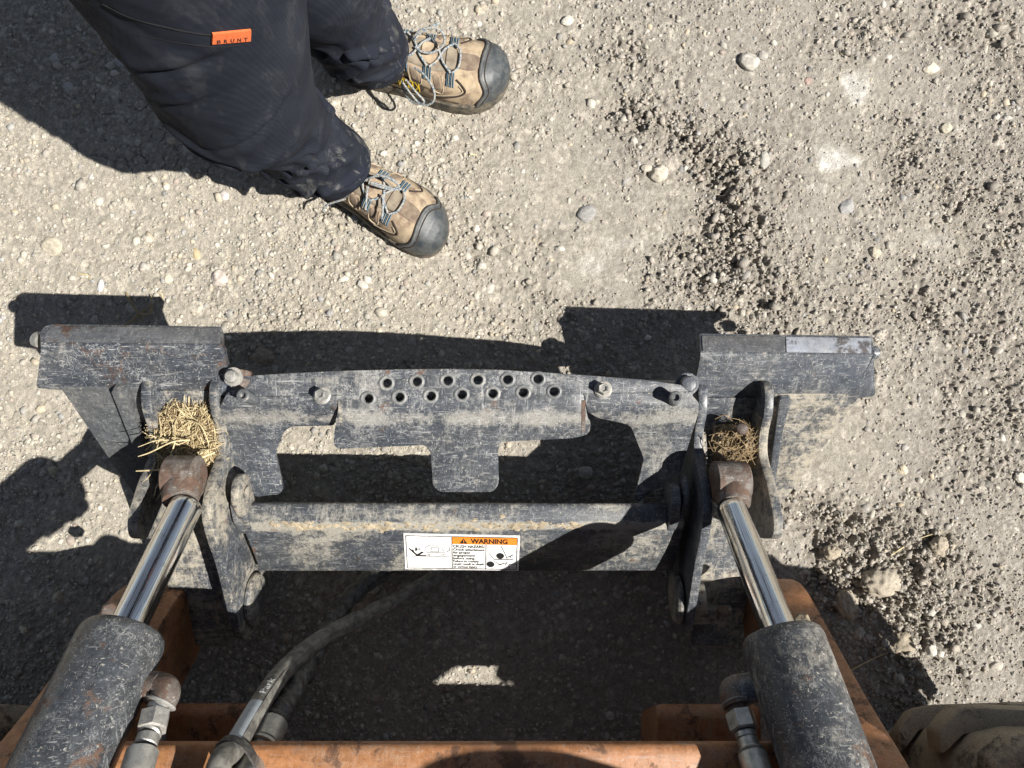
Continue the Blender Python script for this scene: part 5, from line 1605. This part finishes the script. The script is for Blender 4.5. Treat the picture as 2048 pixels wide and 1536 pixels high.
def patch_geo(b, fs, off, ns=14, na=14, skirt=0.003):
    """fs(i, j) -> (s, ph) with i, j in 0..1; raised patch with a skirt"""
    vv, ff = [], []
    for j in range(na + 1):
        for i in range(ns + 1):
            s, ph = fs(i / ns, j / na)
            edge = i in (0, ns) or j in (0, na)
            vv.append(b.at(s, ph, off * (0.25 if edge else 1.0)))
    m_ = ns + 1
    for j in range(na):
        for i in range(ns):
            ff.append((j * m_ + i, j * m_ + i + 1, (j + 1) * m_ + i + 1, (j + 1) * m_ + i))
    return vv, ff
def patch(name, b, fs, off, mat, parent, ns=14, na=14):
    me = mesh_from(*patch_geo(b, fs, off, ns, na))
    bm = bmesh.new(); bm.from_mesh(me); bmesh.ops.recalc_face_normals(bm, faces=bm.faces[:])
    if sum(f.normal.z * f.calc_area() for f in bm.faces) < 0: bmesh.ops.reverse_faces(bm, faces=bm.faces[:])
    bm.to_mesh(me); bm.free()
    me = apply_mods(me, [('SOLIDIFY', dict(thickness=0.0025, offset=-1.0))])
    return link_mesh(name, me, mat, parent, 50)
def rrect(s0, s1, p0, p1, skew=0.0):
    def f(i, j):
        # rounded rectangle by squeezing corners
        a, c = 2 * i - 1, 2 * j - 1
        k = 1 - 0.22 * (a * a * c * c)
        a2, c2 = a * k, c * k
        return (s0 + s1) / 2 + (s1 - s0) / 2 * a2 + skew * c2, (p0 + p1) / 2 + (p1 - p0) / 2 * c2
    return f
def cord(name, b, pts, r, mat, parent, off=0.001, n=8, seg=6):
    path = catmull([b.at(s, ph, off) for s, ph in pts], n)
    return link_mesh(name, mesh_from(*tube_geo(path, r, seg)), mat, parent, 60)
HP = math.pi / 2
def build_boot(heel, toe, mirror, label, loops, W_=1.0):
    b = Boot(heel, toe, mirror, W_=W_)
    ns, na = 90, 60
    vv, ff = [], []
    for i in range(ns + 1):
        s = i / ns
        s = 0.5 - 0.5 * math.cos(math.pi * s)
        for k in range(na + 1):
            ph = math.pi * k / na
            p = b.at(s, ph)
            wob = 0.0022 * (float(fbm(np.array([[s * 9 + mirror]]), np.array([[ph * 3]]), 3, 3)[0, 0]) - 0.5)
            vv.append(p + Vector((0, 0, wob)))
    m_ = na + 1
    for i in range(ns):
        for k in range(na):
            ff.append((i * m_ + k, i * m_ + k + 1, (i + 1) * m_ + k + 1, (i + 1) * m_ + k))
    me = mesh_from(vv, ff)
    bm = bmesh.new(); bm.from_mesh(me); bmesh.ops.recalc_face_normals(bm, faces=bm.faces[:])
    if sum(f.normal.z * f.calc_area() for f in bm.faces) < 0: bmesh.ops.reverse_faces(bm, faces=bm.faces[:])
    bm.to_mesh(me); bm.free()
    boot = link_mesh('boot', me, M['suede'], PERSON, 60)
    boot['label'] = label
    # sole: outline a little wider, with a welt
    out = []
    for i in range(61):
        s = 0.5 - 0.5 * math.cos(math.pi * i / 60); w = float(np.interp(s, BS, BW)) * 1.05 * W_ + 0.002; c = float(np.interp(s, BS, BC)) * mirror
        out.append((s, c + w))
    for i in range(61):
        s = 0.5 + 0.5 * math.cos(math.pi * i / 60); w = float(np.interp(s, BS, BW)) * 1.05 * W_ + 0.002; c = float(np.interp(s, BS, BC)) * mirror
        out.append((s, c - w))
    vv, ff = [], []
    N = len(out)
    lev = [(-0.004, 1.0), (0.010, 1.0), (0.020, 0.995), (0.028, 0.97), (0.030, 0.90)]
    ctr = sum((o_[0] for o_ in out)) / N
    for (z, k) in lev:
        for (s, y) in out:
            sx = 0.5 + (s - 0.5) * (1.012 if k > 0.95 else 0.97)
            vv.append(b.o + b.f * (sx * b.L) + b.s * (y * k) + Vector((0, 0, z)))
    for i in range(len(lev) - 1):
        for k in range(N):
            k2 = (k + 1) % N
            ff.append((i * N + k, i * N + k2, (i + 1) * N + k2, (i + 1) * N + k))
    ff.append(tuple(range(N))[::-1])
    me = mesh_from(vv, ff)
    bm = bmesh.new(); bm.from_mesh(me); bmesh.ops.remove_doubles(bm, verts=bm.verts[:], dist=0.0002); bmesh.ops.recalc_face_normals(bm, faces=bm.faces[:]); bm.to_mesh(me); bm.free()
    link_mesh('sole', me, M['sole'], boot, 50)
    # toe cap with rolled rear edge
    def cap_s(ph):
        return 0.885 - 0.040 * math.exp(-((ph - HP + 0.25 * mirror) / 0.6) ** 2) + 0.022 * math.cos(ph) * mirror - 0.07 * abs(math.cos(ph)) ** 8
    vv, ff = [], []
    nn1, nn2 = 30, 50
    for i in range(nn1 + 1):
        for k in range(nn2 + 1):
            ph = 0.02 + (math.pi - 0.04) * k / nn2
            s = cap_s(ph) + (0.9999 - cap_s(ph)) * (i / nn1) ** 0.8
            vv.append(b.at(s, ph, 0.0006 if i == 0 else 0.0032))
    m_ = nn2 + 1
    for i in range(nn1):
        for k in range(nn2):
            ff.append((i * m_ + k, i * m_ + k + 1, (i + 1) * m_ + k + 1, (i + 1) * m_ + k))
    me = mesh_from(vv, ff)
    bm = bmesh.new(); bm.from_mesh(me); bmesh.ops.recalc_face_normals(bm, faces=bm.faces[:])
    if sum(f.normal.z * f.calc_area() for f in bm.faces) < 0: bmesh.ops.reverse_faces(bm, faces=bm.faces[:])
    bm.to_mesh(me); bm.free()
    link_mesh('toe_cap', me, M['toe'], boot, 60)
    cord('toe_cap_rim', b, [(cap_s(0.03 + 3.08 * k / 16) + 0.006, 0.03 + 3.08 * k / 16) for k in range(17)], 0.0030, M['toe_edge'], boot, 0.0022, 6, 8)
    cord('toe_groove', b, [(cap_s(0.1 + 2.94 * k / 16) + 0.026, 0.1 + 2.94 * k / 16) for k in range(17)], 0.0012, M['groove'], boot, 0.0030, 6, 6)
    # centre strip, tongue, panels
    patch('centre_strip', b, rrect(0.715, 0.850, HP - 0.15, HP + 0.15), 0.0018, M['suede_dark'], boot)
    patch('tongue', b, rrect(0.36, 0.695, HP - 0.40, HP + 0.40), 0.0016, M['suede_grey'], boot)
    patch('tongue_pad', b, rrect(0.535, 0.630, HP - 0.24, HP + 0.24), 0.0050, M['suede'], boot)
    patch('tongue_tab', b, rrect(0.665, 0.728, HP - 0.22, HP + 0.22), 0.0045, M['suede_grey'], boot)
    for sg in (-1, 1):
        # side quarters
        patch('side_panel', b, rrect(0.30, 0.72, HP + sg * 0.42, HP + sg * 1.08), 0.0017, M['suede'], boot, 24, 12)
        for (s0, s1, a0, a1) in ((0.612, 0.655, 0.45, 0.98), (0.490, 0.538, 0.48, 0.95)):
            patch('leather_window', b, rrect(s0, s1, HP + sg * a0, HP + sg * a1, 0.012), 0.0030, M['suede_dark'], boot, 8, 10)
            cord('window_stitch', b, [(s0 - 0.006, HP + sg * a0), (s0 - 0.004, HP + sg * (a1 - 0.05)), ((s0 + s1) / 2 + 0.01, HP + sg * (a1 + 0.06)), (s1 + 0.012, HP + sg * (a1 - 0.05)), (s1 + 0.002, HP + sg * a0)], 0.0010, M['stitch'], boot, 0.0026)
        cord('overlay_seam', b, [(0.62, HP + sg * 1.30), (0.68, HP + sg * 1.18), (0.75, HP + sg * 1.02), (0.785, HP + sg * 0.82), (0.765, HP + sg * 0.60), (0.735, HP + sg * 0.45)], 0.0016, M['groove'], boot, 0.0009)
        cord('overlay_stitch', b, [(0.62, HP + sg * 1.24), (0.675, HP + sg * 1.12), (0.74, HP + sg * 0.96), (0.77, HP + sg * 0.80), (0.75, HP + sg * 0.64)], 0.0008, M['stitch'], boot, 0.0012)
        cord('welt_seam', b, [(0.30, HP + sg * 1.36), (0.45, HP + sg * 1.33), (0.60, HP + sg * 1.34), (0.75, HP + sg * 1.38)], 0.0009, M['groove'], boot, 0.0008)
        # webbing lace loops in blue and pale stripes
        for j, s in enumerate((0.700, 0.578, 0.455)):
            for q in range(5):
                w = 0.0088
                ds = (q - 2) * w
                patch('webbing_stripe', b, (lambda ss, d0: (lambda i, jj: (ss + d0 + (i - 0.5) * 0.0086, HP + sg * (0.26 + 0.48 * jj))))(s, ds), 0.0052, M['web_blue'] if q % 2 == 0 else M['web_pale'], boot, 2, 8)
    # laces between the loops
    ro = 0.0075
    zig = [[(0.705, HP - 0.30), (0.735, HP - 0.15), (0.742, HP), (0.735, HP + 0.15), (0.705, HP + 0.30)],
           [(0.700, HP - 0.30), (0.655, HP - 0.10), (0.620, HP + 0.12), (0.585, HP + 0.30)], [(0.700, HP + 0.30), (0.652, HP + 0.10), (0.618, HP - 0.12), (0.585, HP - 0.30)],
           [(0.575, HP - 0.30), (0.535, HP - 0.10), (0.500, HP + 0.12), (0.460, HP + 0.30)], [(0.575, HP + 0.30), (0.532, HP + 0.10), (0.498, HP - 0.12), (0.460, HP - 0.30)],
           [(0.450, HP - 0.30), (0.425, HP - 0.12), (0.405, HP + 0.1)], [(0.450, HP + 0.30), (0.422, HP + 0.12), (0.402, HP - 0.1)]]
    for zz in zig:
        cord('lace', b, zz, 0.0019, M['lace'], boot, ro, 8, 8)
    for pts in loops:
        path = catmull([W(*p) for p in pts], 8)
        link_mesh('lace_loop', mesh_from(*tube_geo(path, 0.0019, 8)), M['lace'], boot, 60)
    # small yellow maker's mark low on the outer ankle
    return b, boot
bR, bootR = build_boot(W(578, 298, 0.03), W(886, 476, 0.03), 1.0, 'lower boot, toe towards the coupler',
    [[(735, 358, .118), (752, 352, .124), (775, 354, .124), (792, 364, .122), (798, 374, .116), (784, 376, .112), (762, 370, .114), (738, 364, .118)], [(738, 366, .12), (760, 374, .122), (786, 378, .116), (796, 370, .118), (780, 358, .126), (752, 348, .126)],
     [(736, 372, .112), (733, 395, .108), (731, 420, .100)], [(765, 388, .106), (766, 410, .104), (764, 438, .098)], [(690, 398, .09), (670, 404, .082), (654, 410, .075), (646, 422, .068)]])
bL, bootL = build_boot(W(660, 108, 0.03), W(1018, 152, 0.03), -1.0, 'upper boot, toe pointing right',
    [[(826, 78, .118), (838, 62, .126), (856, 56, .130), (876, 58, .128), (888, 72, .122), (886, 90, .114), (868, 104, .112), (845, 104, .112), (830, 94, .112)], [(828, 82, .12), (838, 68, .124), (855, 58, .126), (878, 46, .118)],
     [(828, 134, .116), (848, 150, .118), (866, 176, .112), (868, 200, .100), (854, 210, .092), (838, 206, .090), (822, 188, .096), (806, 166, .100)], [(812, 160, .104), (830, 182, .106), (848, 203, .096), (836, 208, .088), (818, 198, .084), (806, 176, .088), (804, 160, .096)]], W_=1.06)
# yellow maker's letters on the outer side of each boot
def mark(b, boot, s0, s1, ph0, ph1, flip):
    V_, F_ = text_mesh('KEEN', 0.02)
    x0, x1 = V_[:, 0].min(), V_[:, 0].max()
    pv = []
    for x, y, _ in V_:
        a = (x - x0) / (x1 - x0)
        if flip: a = 1 - a
        pv.append(b.at(s0 + (s1 - s0) * a, ph0 + (ph1 - ph0) * (y / 0.7), 0.0042))
    patch('mark_patch', b, rrect(min(s0, s1) - 0.02, max(s0, s1) + 0.02, min(ph0, ph1) - 0.08, max(ph0, ph1) + 0.08), 0.0035, M['groove'], boot, 10, 6)
    link_mesh('lettering', mesh_from(pv, F_), M['yellow'], boot, 0)
mark(bR, bootR, 0.30, 0.42, 0.30, 0.62, False)
mark(bL, bootL, 0.42, 0.54, math.pi - 0.30, math.pi - 0.62, True)
